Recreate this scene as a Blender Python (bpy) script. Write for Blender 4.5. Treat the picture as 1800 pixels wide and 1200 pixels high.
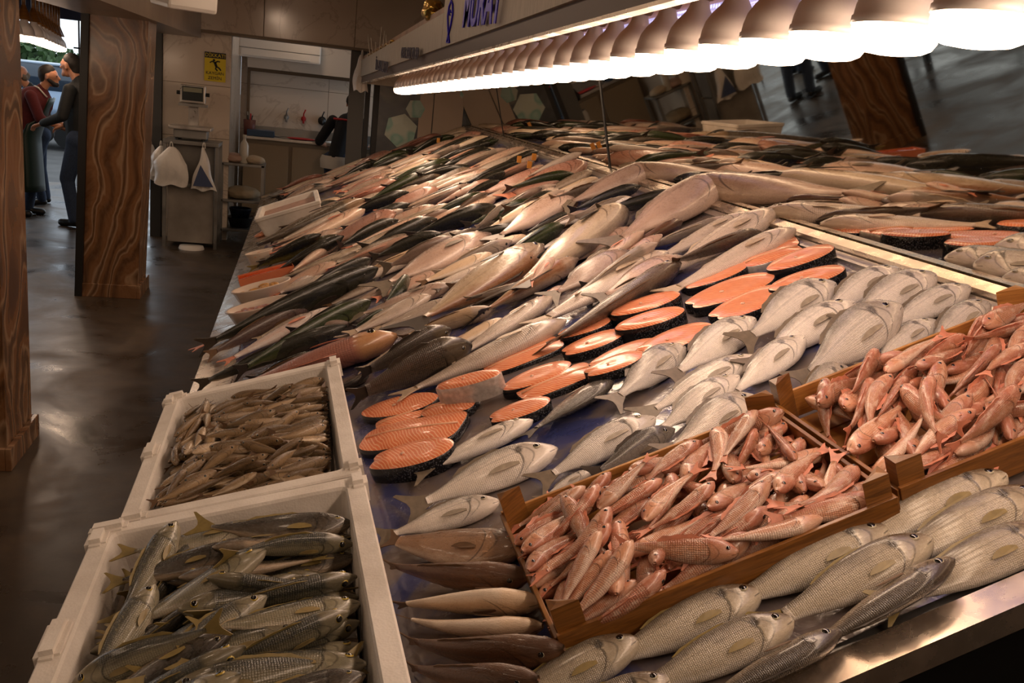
import bpy, bmesh, math, random
import numpy as np
from mathutils import Vector, Matrix, Euler

for o in list(bpy.data.objects):
    bpy.data.objects.remove(o, do_unlink=True)
SC = bpy.context.scene
COL = SC.collection
RND = random.Random(7)
NPR = np.random.default_rng(7)

# ------------------------------------------------------------------ camera
FPX = 1600.0                      # focal length in pixels of the 1800 px wide frame
CAMH = 1.72
def _cam_axes():
    v = np.array([537 - 900, 135 - 600, FPX]); v /= np.linalg.norm(v)
    t = math.tan(math.radians(6.3))
    h2 = np.array([537 + 1000 - 900, 135 + 1000 * t - 600, FPX])
    up = np.cross(h2, v); up /= np.linalg.norm(up)
    if up[1] > 0: up = -up
    x = np.cross(v, up); x /= np.linalg.norm(x)
    if x[0] < 0: x = -x
    return np.array([x, v, up])
CR = _cam_axes()                  # rows: world axes seen from the camera (x right, y down, z ahead)
cam_d = bpy.data.cameras.new('camera'); cam = bpy.data.objects.new('camera', cam_d); COL.objects.link(cam)
cam_d.sensor_width = 36.0; cam_d.sensor_fit = 'HORIZONTAL'; cam_d.lens = FPX * 36.0 / 1800.0
cam_d.clip_start = 0.05; cam_d.clip_end = 200
_m = CR @ np.diag([1.0, -1.0, -1.0])
cam.matrix_world = Matrix.Translation((0, 0, CAMH)) @ Matrix(_m.tolist()).to_4x4()
SC.camera = cam

# ------------------------------------------------------------------ world, exposure
W = bpy.data.worlds.new('sky'); SC.world = W; W.use_nodes = True
wn = W.node_tree.nodes; wl = W.node_tree.links
bg = wn['Background']; bg.inputs[0].default_value = (0.80, 0.90, 1.0, 1); bg.inputs[1].default_value = 1.3
SC.view_settings.view_transform = 'Standard'; SC.view_settings.look = 'None'
SC.view_settings.exposure = 0.45; SC.view_settings.gamma = 1.0
SC.view_settings.use_curve_mapping = False
BULB_POWER = 14.0
BULB_COL = (1.0, 0.70, 0.48)

# ------------------------------------------------------------------ helpers: objects and meshes
def link(o, parent=None):
    COL.objects.link(o)
    if parent is not None: o.parent = parent
    return o
def tag(o, label=None, cat=None, group=None, kind=None):
    if label: o['label'] = label
    if cat: o['category'] = cat
    if group: o['group'] = group
    if kind: o['kind'] = kind
    return o
def empty(name, loc=(0, 0, 0), rot=(0, 0, 0), label=None, cat=None, group=None):
    o = bpy.data.objects.new(name, None); o.empty_display_size = 0.05
    o.location = loc; o.rotation_euler = rot; link(o)
    return tag(o, label, cat, group)
class MB:
    """collects shapes for ONE mesh"""
    def __init__(s): s.v = []; s.f = []; s.m = []; s.uv = []; s.sm = []
    def add(s, vs, fs, mi=0, uv=None, smooth=False):
        b = len(s.v); s.v += [tuple(p) for p in vs]
        for f in fs:
            s.f.append([i + b for i in f]); s.m.append(mi); s.sm.append(smooth)
        s.uv += (list(uv) if uv is not None else [(0, 0)] * len(vs))
        return s
    def box(s, a, b, mi=0, bev=0.0):
        x0, y0, z0 = a; x1, y1, z1 = b
        if bev <= 0:
            vs = [(x, y, z) for z in (z0, z1) for y in (y0, y1) for x in (x0, x1)]
            return s.add(vs, [(0, 2, 3, 1), (4, 5, 7, 6), (0, 1, 5, 4), (2, 6, 7, 3), (0, 4, 6, 2), (1, 3, 7, 5)], mi)
        bm = bmesh.new(); bmesh.ops.create_cube(bm, size=1)
        for v in bm.verts:
            v.co = ((x0 + x1) / 2 + v.co.x * (x1 - x0), (y0 + y1) / 2 + v.co.y * (y1 - y0), (z0 + z1) / 2 + v.co.z * (z1 - z0))
        bmesh.ops.bevel(bm, geom=bm.edges[:], offset=bev, segments=2, affect='EDGES', profile=0.6)
        return s.bm(bm, mi)
    def bm(s, bm, mi=0, smooth=False, M=None):
        bm.verts.index_update()
        vs = [(M @ v.co if M else v.co)[:] for v in bm.verts]
        s.add(vs, [[v.index for v in f.verts] for f in bm.faces], mi, smooth=smooth); bm.free(); return s
    def tube(s, pts, rad, n=8, mi=0, smooth=True, cap=True):
        pts = [Vector(p) for p in pts]
        if not hasattr(rad, '__len__'): rad = [rad] * len(pts)
        vs = []; fs = []; ref = None
        for i, p in enumerate(pts):
            d = (pts[min(i + 1, len(pts) - 1)] - pts[max(i - 1, 0)]).normalized()
            if ref is None: ref = d.orthogonal().normalized()
            ref = (ref - d * ref.dot(d)).normalized(); o = d.cross(ref)
            for k in range(n):
                a = 2 * math.pi * k / n
                vs.append(p + (ref * math.cos(a) + o * math.sin(a)) * rad[i])
        for i in range(len(pts) - 1):
            for k in range(n):
                fs.append((i * n + k, i * n + (k + 1) % n, (i + 1) * n + (k + 1) % n, (i + 1) * n + k))
        if cap: fs += [tuple(range(n))[::-1], tuple(range((len(pts) - 1) * n, len(pts) * n))]
        return s.add(vs, fs, mi, smooth=smooth)
    def lathe(s, prof, n=20, mi=0, smooth=True, o=(0, 0, 0), sx=1, sy=1, mis=None):
        vs = []; fs = []
        for r, z in prof:
            for k in range(n):
                a = 2 * math.pi * k / n; vs.append((o[0] + r * sx * math.cos(a), o[1] + r * sy * math.sin(a), o[2] + z))
        b = len(s.v); s.v += vs; s.uv += [(0, 0)] * len(vs)
        for i in range(len(prof) - 1):
            for k in range(n):
                s.f.append([b + i * n + k, b + i * n + (k + 1) % n, b + (i + 1) * n + (k + 1) % n, b + (i + 1) * n + k])
                s.m.append(mis[i] if mis else mi); s.sm.append(smooth)
        return s
    def prism(s, poly, z0, z1, mi=0, M=None):
        n = len(poly); vs = [(x, y, z0) for x, y in poly] + [(x, y, z1) for x, y in poly]
        if M: vs = [(M @ Vector(v))[:] for v in vs]
        fs = [tuple(range(n))[::-1], tuple(range(n, 2 * n))] + [(k, (k + 1) % n, n + (k + 1) % n, n + k) for k in range(n)]
        return s.add(vs, fs, mi)
    def mesh(s, name, mats):
        me = bpy.data.meshes.new(name); me.from_pydata(s.v, [], s.f)
        if not isinstance(mats, (list, tuple)): mats = [mats]
        for m in mats: me.materials.append(m)
        me.polygons.foreach_set('material_index', s.m); me.polygons.foreach_set('use_smooth', s.sm)
        if any(u != (0, 0) for u in s.uv[:400]):
            ul = me.uv_layers.new(name='UVMap'); li = np.empty(len(me.loops), dtype=np.int32)
            me.loops.foreach_get('vertex_index', li); uv = np.array(s.uv, dtype=np.float32)[li]
            ul.data.foreach_set('uv', uv.ravel())
        me.update(); return me
    def build(s, name, mats, parent=None, loc=None, rot=None):
        o = bpy.data.objects.new(name, s.mesh(name, mats)); link(o, parent)
        if loc: o.location = loc
        if rot: o.rotation_euler = rot
        return o
def fixnormals(o):
    bm = bmesh.new(); bm.from_mesh(o.data); bmesh.ops.recalc_face_normals(bm, faces=bm.faces[:]); bm.to_mesh(o.data); bm.free(); return o

# ------------------------------------------------------------------ helpers: where a pixel's line of sight meets the place
def ray(px, py): return CR @ np.array([px - 900.0, py - 600.0, FPX])
def atY(px, py, Y):
    r = ray(px, py); q = r / r[1] * Y; q[2] += CAMH; return q
SL = math.radians(23.6)                       # slope of the fish counter
FX, FZ = -0.36, 0.50                          # its front edge (runs along +Y)
CW = 2.22                                     # its width up the slope
CY0, CY1 = 1.0, 9.66
cs, sn = math.cos(SL), math.sin(SL)
CN = np.array([-sn, 0, cs])
def uvp(px, py, h=0.03):
    r = ray(px, py); o = np.array([FX, 0, FZ - CAMH]) + CN * h
    q = r * (CN @ o) / (CN @ r); d = q - np.array([FX, 0, FZ - CAMH])
    return d[0] * cs + d[2] * sn, q[1]
def CS(u, y, h=0.0):
    """counter coordinates -> world"""
    return Vector((FX + u * cs - h * sn, y, FZ + u * sn + h * cs))
CM = Matrix(((cs, 0, -sn, FX), (0, 1, 0, 0), (sn, 0, cs, FZ), (0, 0, 0, 1)))   # counter frame

# ------------------------------------------------------------------ helpers: materials
MATS = {}
def srgb(r, g, b):
    f = lambda c: c / 12.92 if c <= .04045 else ((c + .055) / 1.055) ** 2.4
    return (f(r / 255), f(g / 255), f(b / 255), 1)
class NT:
    def __init__(s, name):
        s.m = bpy.data.materials.new(name); s.m.use_nodes = True; s.t = s.m.node_tree; s.b = s.t.nodes['Principled BSDF']; MATS[name] = s.m
    def n(s, typ, **kw):
        o = s.t.nodes.new(typ)
        for k, v in kw.items():
            if k.startswith('i_'):
                key = k[2:]; key = int(key) if key.isdigit() else key
                s.put(o.inputs[key], v)
            else: setattr(o, k, v)
        return o
    def put(s, inp, v):
        if isinstance(v, bpy.types.NodeSocket): s.t.links.new(v, inp)
        else: inp.default_value = v
    def math(s, op, a, b=0.0, c=0.0, clamp=False):
        o = s.t.nodes.new('ShaderNodeMath'); o.operation = op; o.use_clamp = clamp
        s.put(o.inputs[0], a); s.put(o.inputs[1], b); s.put(o.inputs[2], c); return o.outputs[0]
    def mix(s, fac, a, b, mode='MIX'):
        o = s.t.nodes.new('ShaderNodeMix'); o.data_type = 'RGBA'; o.blend_type = mode
        s.put(o.inputs[0], fac); s.put(o.inputs[6], a); s.put(o.inputs[7], b); return o.outputs[2]
    def ramp(s, fac, stops, interp='LINEAR'):
        o = s.t.nodes.new('ShaderNodeValToRGB'); o.color_ramp.interpolation = interp
        e = o.color_ramp.elements
        while len(e) < len(stops): e.new(0.5)
        for k, (p, c) in enumerate(stops): e[k].position = p; e[k].color = c
        s.put(o.inputs[0], fac); return o.outputs[0]
    def rng(s, v, a, b, c=0.0, d=1.0):
        o = s.t.nodes.new('ShaderNodeMapRange'); s.put(o.inputs[0], v)
        for k, x in zip((1, 2, 3, 4), (a, b, c, d)): s.put(o.inputs[k], x)
        return o.outputs[0]
    def noise(s, scale, detail=4, rough=.55, vec=None, dist=0.0):
        o = s.n('ShaderNodeTexNoise'); o.inputs['Scale'].default_value = scale; o.inputs['Detail'].default_value = detail
        o.inputs['Roughness'].default_value = rough; o.inputs['Distortion'].default_value = dist
        if vec is not None: s.put(o.inputs['Vector'], vec)
        return o.outputs[0]
    def objco(s, scale=None):
        c = s.n('ShaderNodeTexCoord').outputs['Object']
        if scale is None: return c
        mp = s.n('ShaderNodeMapping'); s.put(mp.inputs[0], c); mp.inputs[3].default_value = scale; return mp.outputs[0]
    def bump(s, h, strength=.3, dist=.002):
        o = s.n('ShaderNodeBump'); o.inputs['Strength'].default_value = strength; o.inputs['Distance'].default_value = dist
        s.put(o.inputs['Height'], h); s.put(s.b.inputs['Normal'], o.outputs[0])
    def set(s, **kw):
        for k, v in kw.items(): s.put(s.b.inputs[k.replace('_', ' ')], v)
        return s
def simple(name, col, rough=.5, metal=0.0, noise=None, amt=.25, spec=.5, bump=0.0, coat=0.0):
    t = NT(name); c = col if len(col) == 4 else (*col, 1)
    if noise:
        f = t.noise(noise, 5, vec=t.objco())
        c2 = tuple(x * (1 - amt) for x in c[:3]) + (1,); c1 = tuple(min(1, x * (1 + amt)) for x in c[:3]) + (1,)
        t.set(Base_Color=t.ramp(f, [(.3, c2), (.7, c1)]))
        if bump: t.bump(f, bump)
    else: t.set(Base_Color=c)
    t.set(Roughness=rough, Metallic=metal, Specular_IOR_Level=spec, Coat_Weight=coat)
    return t.m
def emit(name, col, strength):
    t = NT(name); t.set(Base_Color=(.8, .8, .8, 1), Emission_Color=(*col, 1), Emission_Strength=strength); return t.m

# marble veneers, metals, wet floor
def marble(name, base, dark, light, scale=2.0, rough=.22, axis=(1, 1, .35), vein=6.0):
    t = NT(name); co = t.objco(axis); nz = t.n('ShaderNodeTexNoise'); t.put(nz.inputs['Vector'], co); nz.inputs['Scale'].default_value = 1.7; nz.inputs['Detail'].default_value = 2
    vm = t.n('ShaderNodeVectorMath'); vm.operation = 'MULTIPLY_ADD'; t.put(vm.inputs[0], nz.outputs['Color']); vm.inputs[1].default_value = (1.5, 1.5, 1.5); t.put(vm.inputs[2], co); co = vm.outputs[0]; wv = t.n('ShaderNodeTexWave'); wv.wave_type = 'BANDS'; wv.bands_direction = 'X'
    t.put(wv.inputs['Vector'], co); wv.inputs['Scale'].default_value = scale; wv.inputs['Distortion'].default_value = vein
    wv.inputs['Detail'].default_value = 3; wv.inputs['Detail Scale'].default_value = 1.1; wv.inputs['Detail Roughness'].default_value = .6
    c = t.ramp(wv.outputs['Fac'], [(0, dark), (.35, base), (.7, base), (.86, light), (1, dark)])
    f = t.noise(30, 4, vec=co); c = t.mix(.18, c, t.ramp(f, [(.3, dark), (.7, light)])); t.set(Base_Color=c, Roughness=rough, Specular_IOR_Level=.6); return t.m
M_pillar = marble('brown_veined_marble', srgb(126, 86, 54), srgb(84, 54, 32), srgb(164, 132, 102), 1.5, .24, (1, 1, .5), 5.0)
M_white_marble = NT('cream_marble_tile')
_t = M_white_marble; _f = _t.noise(1.1, 6, .6, _t.objco(), 1.2)
_v = _t.rng(_t.math('ABSOLUTE', _t.math('SUBTRACT', _f, .5)), 0, .018, 1, 0)
_t.set(Base_Color=_t.mix(_t.math('MULTIPLY', _v, .35), srgb(214, 200, 184), srgb(150, 128, 108)), Roughness=.16, Specular_IOR_Level=.6); M_white_marble = _t.m
M_grout = simple('grout', srgb(140, 124, 106), .8)
_t = NT('wet_dark_concrete_floor'); _c = _t.objco(); _f = _t.noise(1.6, 6, .6, _c, .6); _g = _t.noise(9, 5, .65, _c)
_col = _t.ramp(_t.math('ADD', _t.math('MULTIPLY', _f, .7), _t.math('MULTIPLY', _g, .3)), [(.32, srgb(36, 30, 24)), (.5, srgb(66, 55, 44)), (.66, srgb(92, 76, 58)), (.8, srgb(108, 92, 64))])
_t.set(Base_Color=_col, Roughness=_t.rng(_f, .35, .65, .2, .55), Specular_IOR_Level=.6); _t.bump(_g, .15, .004); M_floor = _t.m
def steel(name, col, rough=.32, sc=6):
    t = NT(name); f = t.noise(sc, 6, .6, t.objco((1, 1, 1)), .3)
    t.set(Base_Color=t.mix(.5, (*col, 1), t.ramp(f, [(.3, tuple(x * .55 for x in col) + (1,)), (.7, (*col, 1))])), Metallic=.9, Roughness=t.rng(f, .3, .7, rough * .7, rough * 1.5)); return t.m
M_steel = steel('wet_stainless_steel', (.62, .58, .53)); M_steel_d = steel('dull_grey_steel', (.34, .33, .31), .42)
M_dark = simple('black_paint', srgb(26, 24, 23), .5); M_black = simple('black_plastic', srgb(14, 14, 14), .4)
M_grey = simple('grey_paint', srgb(112, 108, 102), .5, noise=4); M_greyd = simple('dark_grey_paint', srgb(62, 62, 62), .45)
M_white = simple('white_plastic', srgb(224, 220, 214), .4); M_foam = NT('white_polystyrene')
_t = M_foam; _vor = _t.n('ShaderNodeTexVoronoi'); _t.put(_vor.inputs['Vector'], _t.objco()); _vor.inputs['Scale'].default_value = 190
_n = _t.noise(7, 4, vec=_t.objco())
_t.set(Base_Color=_t.ramp(_n, [(.25, srgb(206, 198, 188)), (.6, srgb(236, 230, 222))]), Roughness=.75); _t.bump(_vor.outputs['Distance'], .25, .002); M_foam = _t.m
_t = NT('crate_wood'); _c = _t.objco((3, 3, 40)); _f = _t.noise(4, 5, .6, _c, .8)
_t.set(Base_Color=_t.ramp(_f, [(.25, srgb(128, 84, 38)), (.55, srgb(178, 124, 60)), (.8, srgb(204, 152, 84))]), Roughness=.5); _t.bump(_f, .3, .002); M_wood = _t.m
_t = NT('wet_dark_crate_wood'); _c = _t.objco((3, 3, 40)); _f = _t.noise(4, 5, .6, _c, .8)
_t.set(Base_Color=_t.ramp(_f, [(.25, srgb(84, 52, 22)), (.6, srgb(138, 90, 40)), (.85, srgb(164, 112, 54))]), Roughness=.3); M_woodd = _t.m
_t = NT('blue_plastic_sheet_under_wet_film'); _c = _t.objco(); _f = _t.noise(3.2, 4, .5, _c, 1.2); _w = _t.noise(24, 3, .6, _c, .4)
_t.set(Base_Color=_t.ramp(_f, [(.38, srgb(116, 104, 96)), (.5, srgb(98, 92, 98)), (.56, srgb(62, 68, 112)), (.72, srgb(48, 56, 104))]), Roughness=_t.rng(_w, .3, .7, .1, .3), Coat_Weight=.4); _t.bump(_w, .35, .006); M_sheet = _t.m
M_rim = steel('rolled_steel_edge', (.66, .55, .44), .26, 14)
_t = NT('silvered_glass'); _c = _t.objco(); _s = _t.noise(170, 2, .5, _c); _d = _t.rng(_s, .70, .76, 0, .5)
_t.set(Base_Color=(.60, .55, .46, 1), Metallic=1.0, Roughness=_t.math('ADD', .025, _t.math('MULTIPLY', _d, .3))); M_mirror = _t.m
M_skin = simple('skin', srgb(176, 122, 92), .5, noise=20, amt=.08); M_hair = simple('dark_hair', srgb(30, 24, 20), .7); M_hairg = simple('grey_hair', srgb(96, 84, 72), .7)
M_maroon = simple('maroon_knit', srgb(86, 26, 28), .9, noise=60, amt=.15); M_jacket = simple('black_jacket_cloth', srgb(30, 31, 31), .75, noise=10, amt=.2)
M_jeans = simple('blue_denim', srgb(44, 58, 82), .9, noise=80, amt=.2); M_apron = simple('dark_green_rubber_apron', srgb(24, 42, 34), .35)
M_tee = simple('black_tshirt_cloth', srgb(22, 22, 26), .9); M_cloth = simple('white_cotton', srgb(204, 196, 184), .9); M_red = simple('red_print', srgb(170, 30, 34), .6)
M_boot = simple('dark_rubber', srgb(22, 22, 22), .4); M_eyew = simple('eye_white', srgb(220, 214, 206), .3)
M_bag = NT('thin_white_plastic_bag'); _t = M_bag; _f = _t.noise(16, 4, .6, _t.objco(), 1); _t.set(Base_Color=srgb(226, 220, 212), Roughness=.4, Transmission_Weight=.12); _t.bump(_f, .5, .01); M_bag = _t.m
M_yellow = simple('yellow_print', srgb(222, 196, 24), .45); M_blue = simple('blue_sign_paint', srgb(44, 24, 226), .45); M_navy = simple('faded_navy_print', srgb(62, 58, 78), .6)
_t = NT('brushed_sign_panel'); _f = _t.noise(5, 6, .65, _t.objco((1, 26, 1.5))); _t.set(Base_Color=_t.ramp(_f, [(.3, srgb(150, 140, 126)), (.7, srgb(190, 180, 164))]), Roughness=.5, Metallic=.3); M_signp = _t.m
M_gold = simple('gold_foil', (.75, .48, .12), .25, 1.0, noise=30, amt=.3)
# ================================================================== THE SETTING
def struct(name, mb, mats, parent=None, label=None):
    o = mb.build(name, mats, parent)
    if parent is None: tag(o, label, None, None, 'structure')
    return o
struct('floor', MB().box((-9, -3, -.1), (4.2, 13.4, 0)), M_floor, label='dark wet concrete floor of the market aisle')
# beam over the pillars, bulkhead, ceilings
struct('ceiling', MB().box((-1.02, -3, 2.62), (4.2, 12.4, 2.72)), M_white_marble, label='cream ceiling over the fish shop')
struct('trim_1', MB().box((-1.5, -3, 1.975), (-1.0, 9.72, 2.72)), simple('brown_soffit', srgb(120, 104, 88), .35, noise=3), label='brown beam resting on the marble pillars')
M_roof = simple('dark_roof_sheet', srgb(46, 46, 50), .7, noise=2)
struct('ceiling_aisle', MB().box((-9, -3, 2.62), (-1.5, 11.6, 2.7)), M_roof, label='dark sheet roof over the aisle')
blk = struct('wall_bulkhead', MB().box((-1.36, 9.72, 2.05), (2.6, 9.98, 2.62)), M_grout, label='cream marble bulkhead above the washing area')
for x0, x1 in ((-1.36, -.42), (-.415, .46), (.465, 1.4), (1.405, 2.6)):
    MB().box((x0, 9.70, 2.055), (x1, 9.722, 2.615), bev=.003).build('tile', M_white_marble, blk)
struct('trim_2', MB().box((-1.36, 9.69, 2.03), (2.6, 9.99, 2.055)), simple('soffit_edge', srgb(128, 112, 94), .5), label='thin brown edge under the marble bulkhead')
def tiled_wall(name, x0, x1, z0, z1, y, nx, nz, label, axis='x', th=.015, gap=.004):
    a = (x0, y + th, z0) if axis == 'x' else (y, x0, z0); b = (x1, y + .12, z1) if axis == 'x' else (y + .1, x1, z1)
    w = struct(name, MB().box(a, b), M_grout, label=label)
    dx = (x1 - x0) / nx; dz = (z1 - z0) / nz
    for i in range(nx):
        for k in range(nz):
            if axis == 'x':
                MB().box((x0 + i * dx + gap / 2, y, z0 + k * dz + gap / 2), (x0 + (i + 1) * dx - gap / 2, y + th + .001, z0 + (k + 1) * dz - gap / 2), bev=.002).build('tile', M_white_marble, w)
            else:
                MB().box((y - th, x0 + i * dx + gap / 2, z0 + k * dz + gap / 2), (y + .001, x0 + (i + 1) * dx - gap / 2, z0 + (k + 1) * dz - gap / 2), bev=.002).build('tile', M_white_marble, w)
    return w
tiled_wall('wall_partition', -1.36, -.72, 0, 2.05, 9.80, 1, 4, 'white tiled partition behind the weighing scale')
MB_ = MB().box((-1.46, 9.74, 0), (-1.362, 9.95, 2.05)); struct('trim_3', MB_, M_greyd, label='dark steel corner post of the tiled partition')
struct('wall_recess_left', MB().box((-.86, 9.92, 0), (-.74, 11.6, 2.62)), M_white_marble, label='narrow side wall of the washing recess')
tiled_wall('wall_back', -.74, 1.3, 0, 2.62, 11.6, 2, 5, 'cream marble tiled wall above the sinks')
# framed edge in front of the tiled back wall
fr = MB().box((-.66, 11.5, 1.72), (.62, 11.6, 1.76)).box((-.66, 11.5, .9), (-.63, 11.6, 1.72))
struct('trim_4', fr, simple('brown_frame', srgb(96, 76, 56), .5), label='brown frame lines on the marble wall above the sinks')
MB_ = MB().box((-.66, 11.40, 1.76), (.62, 11.6, 2.07)); struct('wall_header', MB_, M_white_marble, label='glossy marble header under the air conditioner')
# grey sliding door frame and dark end wall of the counter
struct('door_1', MB().box((.44, 9.78, 0), (.60, 9.84, 2.03)), simple('grey_door_leaf', srgb(88, 88, 86), .45), label='grey edge of a sliding door beside the counter')
struct('trim_5', MB().box((.605, 9.76, 0), (.655, 9.82, 2.03)).box((.69, 9.74, 0), (.745, 9.84, 2.03)), M_dark, label='black upright rails at the counter end')
struct('wall_near', MB().box((-9, -3.1, 0), (4.2, -3, 2.7)), M_greyd, label='dark wall behind the viewer')  # added to close the open end and keep blue daylight out
struct('wall_left', MB().box((-9.1, -3.1, 0), (-9, 9.4, 2.7)), M_greyd, label='dark wall on the far side of the aisle')  # added across the open market side to cut the daylight
struct('wall_right', MB().box((2.3, -3, 0), (2.45, 9.8, 2.62)), M_greyd, label='dark wall behind the leaning mirrors')
# end panel with painted pale hexagons
M_cyan = NT('pale_cyan_facets'); _t = M_cyan; _f = _t.noise(5, 1, .3, _t.objco()); _t.set(Base_Color=_t.ramp(_f, [(.42, srgb(176, 204, 190)), (.5, srgb(142, 186, 172)), (.56, srgb(198, 206, 190))]), Roughness=.4); M_cyan = _t.m
_t = NT('dark_blue_grey_print'); _f = _t.noise(2.6, 3, .5, _t.objco(), .6); _t.set(Base_Color=_t.ramp(_f, [(.35, srgb(44, 48, 54)), (.52, srgb(84, 86, 88)), (.7, srgb(150, 140, 124))]), Roughness=.3); M_print = _t.m
ep = struct('wall_far', MB().box((.745, 9.72, .3), (2.3, 9.78, 2.05)), M_print, label='far end panel of the counter printed with pale hexagons')
M_cream = simple('cream_panel', srgb(190, 168, 146), .35, noise=2, amt=.06)
MB().box((1.16, 9.70, .8), (1.30, 9.722, 2.03), bev=.004).build('panel', M_cream, ep)
MB().box((1.31, 9.70, .8), (1.62, 9.722, 2.03), bev=.004).build('panel', M_cream, ep)
def hexa(cx, cz, r, rot=.2):
    P = [(cx + r * math.cos(rot + k * math.pi / 3), cz + r * math.sin(rot + k * math.pi / 3)) for k in range(6)]
    m = MB(); c = (cx - .02, cz - .03)
    vs = [(x, 9.70, z) for x, z in P] + [(c[0] + (x - c[0]) * .55, 9.694, c[1] + (z - c[1]) * .55) for x, z in P] + [(x, 9.725, z) for x, z in P]
    fs = [tuple(range(6, 12))] + [(k, (k + 1) % 6, 6 + (k + 1) % 6, 6 + k) for k in range(6)] + [(12 + k, 12 + (k + 1) % 6, (k + 1) % 6, k) for k in range(6)]
    m.add(vs, fs); return fixnormals(m.build('hexagon', M_cyan, ep))
hexa(.985, 1.29, .175, .35); hexa(1.12, 1.52, .10, .1); hexa(1.72, 1.75, .16, .3)
# marble pillars (with skirting and dark edge strip)
def pillar(y0, name, label, lean=0.0):
    o = empty(name, (-1.335, y0 + .19, 0)); tag(o, label, None, None, 'structure')
    m = MB(); hw = .19
    vs = [(sx * hw + lean * z, sy * hw, z) for z in (0, 2.0) for sy in (-1, 1) for sx in (-1, 1)]
    bm = bmesh.new(); V = [bm.verts.new(v) for v in vs]
    for f in [(0, 2, 3, 1), (4, 5, 7, 6), (0, 1, 5, 4), (2, 6, 7, 3), (0, 4, 6, 2), (1, 3, 7, 5)]: bm.faces.new([V[i] for i in f])
    bmesh.ops.bevel(bm, geom=bm.edges[:], offset=.006, segments=2, affect='EDGES'); m.bm(bm); m.build('cladding', M_pillar, o)
    for sx in (-1, 1):
        MB().box((sx * (hw + .012) - .012, -hw - .024, 0), (sx * (hw + .012) + .012, hw + .024, .10), bev=.004).build('skirting', M_pillar, o)
        MB().box((-hw, sx * (hw + .012) - .012, 0), (hw, sx * (hw + .012) + .012, .10), bev=.004).build('skirting', M_pillar, o)
    s = MB(); s.add([(x + lean * z, y, z) for z in (0, 1.99) for y in (-hw - .03, -hw + .02) for x in (-hw - .045, -hw + .005)],
          [(0, 2, 3, 1), (4, 5, 7, 6), (0, 1, 5, 4), (2, 6, 7, 3), (0, 4, 6, 2), (1, 3, 7, 5)]); s.build('edge_strip', M_dark, o)
    return o
pillar(3.90, 'pillar', 'brown veined marble pillar nearest on the left')
pillar(7.05, 'pillar', 'brown veined marble pillar with a dark edge strip, in front of the two men', .036)
pillar(.75, 'pillar', 'brown marble pillar that shows only in the mirror at the right edge')

# ================================================================== COUNTER
ctr = empty('fish_counter', (FX, 0, 0), label='long sloped steel fish counter covered with blue sheeting', cat='counter')
def cbox(a, b): return [CS(u, y, h) - Vector((FX, 0, 0)) for h in (a[2], b[2]) for y in (a[1], b[1]) for u in (a[0], b[0])]
BF = [(0, 2, 3, 1), (4, 5, 7, 6), (0, 1, 5, 4), (2, 6, 7, 3), (0, 4, 6, 2), (1, 3, 7, 5)]
def cpart(name, a, b, mat): return MB().add(cbox(a, b), BF).build(name, mat, ctr)
cpart('bed', (.0, CY0, -.04), (CW, CY1, -.004), M_steel_d)
# wrinkled sheet
m = MB(); nu, ny = 60, 190; vs = []; 
for j in range(ny + 1):
    for i in range(nu + 1):
        u = .125 + (CW - .125) * i / nu; y = CY0 + .03 + (CY1 - CY0 - .05) * j / ny
        vs.append(CS(u, y, .0035 * math.sin(u * 9 + 3 * math.sin(y * 4)) * math.sin(y * 11 + u * 5) + .001) - Vector((FX, 0, 0)))
m.add(vs, [(j * (nu + 1) + i, j * (nu + 1) + i + 1, (j + 1) * (nu + 1) + i + 1, (j + 1) * (nu + 1) + i) for j in range(ny) for i in range(nu)], smooth=True)
m.build('plastic_sheet', M_sheet, ctr)
y = CY0
for y1 in (2.35, 4.42, 6.6, CY1):
    cpart('edge_plate', (-.02, y + .004, -.006), (.15, y1 - .004, .006), M_rim); y = y1
cpart('end_rim', (-.02, CY0 - .05, -.03), (CW, CY0 + .005, .012), M_rim)
cpart('end_rim', (-.02, CY1 - .10, -.02), (CW, CY1 + .02, .012), M_rim)
MB().add([(0.0, CY0 - .02, 0), (0, CY1, 0), (0, CY1, FZ - .03), (0, CY0 - .02, FZ - .03)], [(0, 1, 2, 3)]).build('front_panel', M_steel_d, ctr)
w_ = CW * cs
MB().add([(0, CY0 - .03, 0), (w_, CY0 - .03, 0), (w_, CY0 - .03, FZ + CW * sn - .04), (0, CY0 - .03, FZ - .04)], [(0, 1, 2, 3)]).build('end_panel', M_black, ctr)
# rail along the foot of the mirrors
MX, MZ = FX + CW * cs, FZ + CW * sn
def rail(name, u0, h0, u1, h1, mat): return cpart(name, (u0, CY0 - .05, h0), (u1, CY1, h1), mat)
rail('mirror_rail', CW - .045, -.004, CW - .004, .028, M_rim); rail('mirror_rail', CW - .085, -.004, CW - .05, .010, M_steel)
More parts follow.
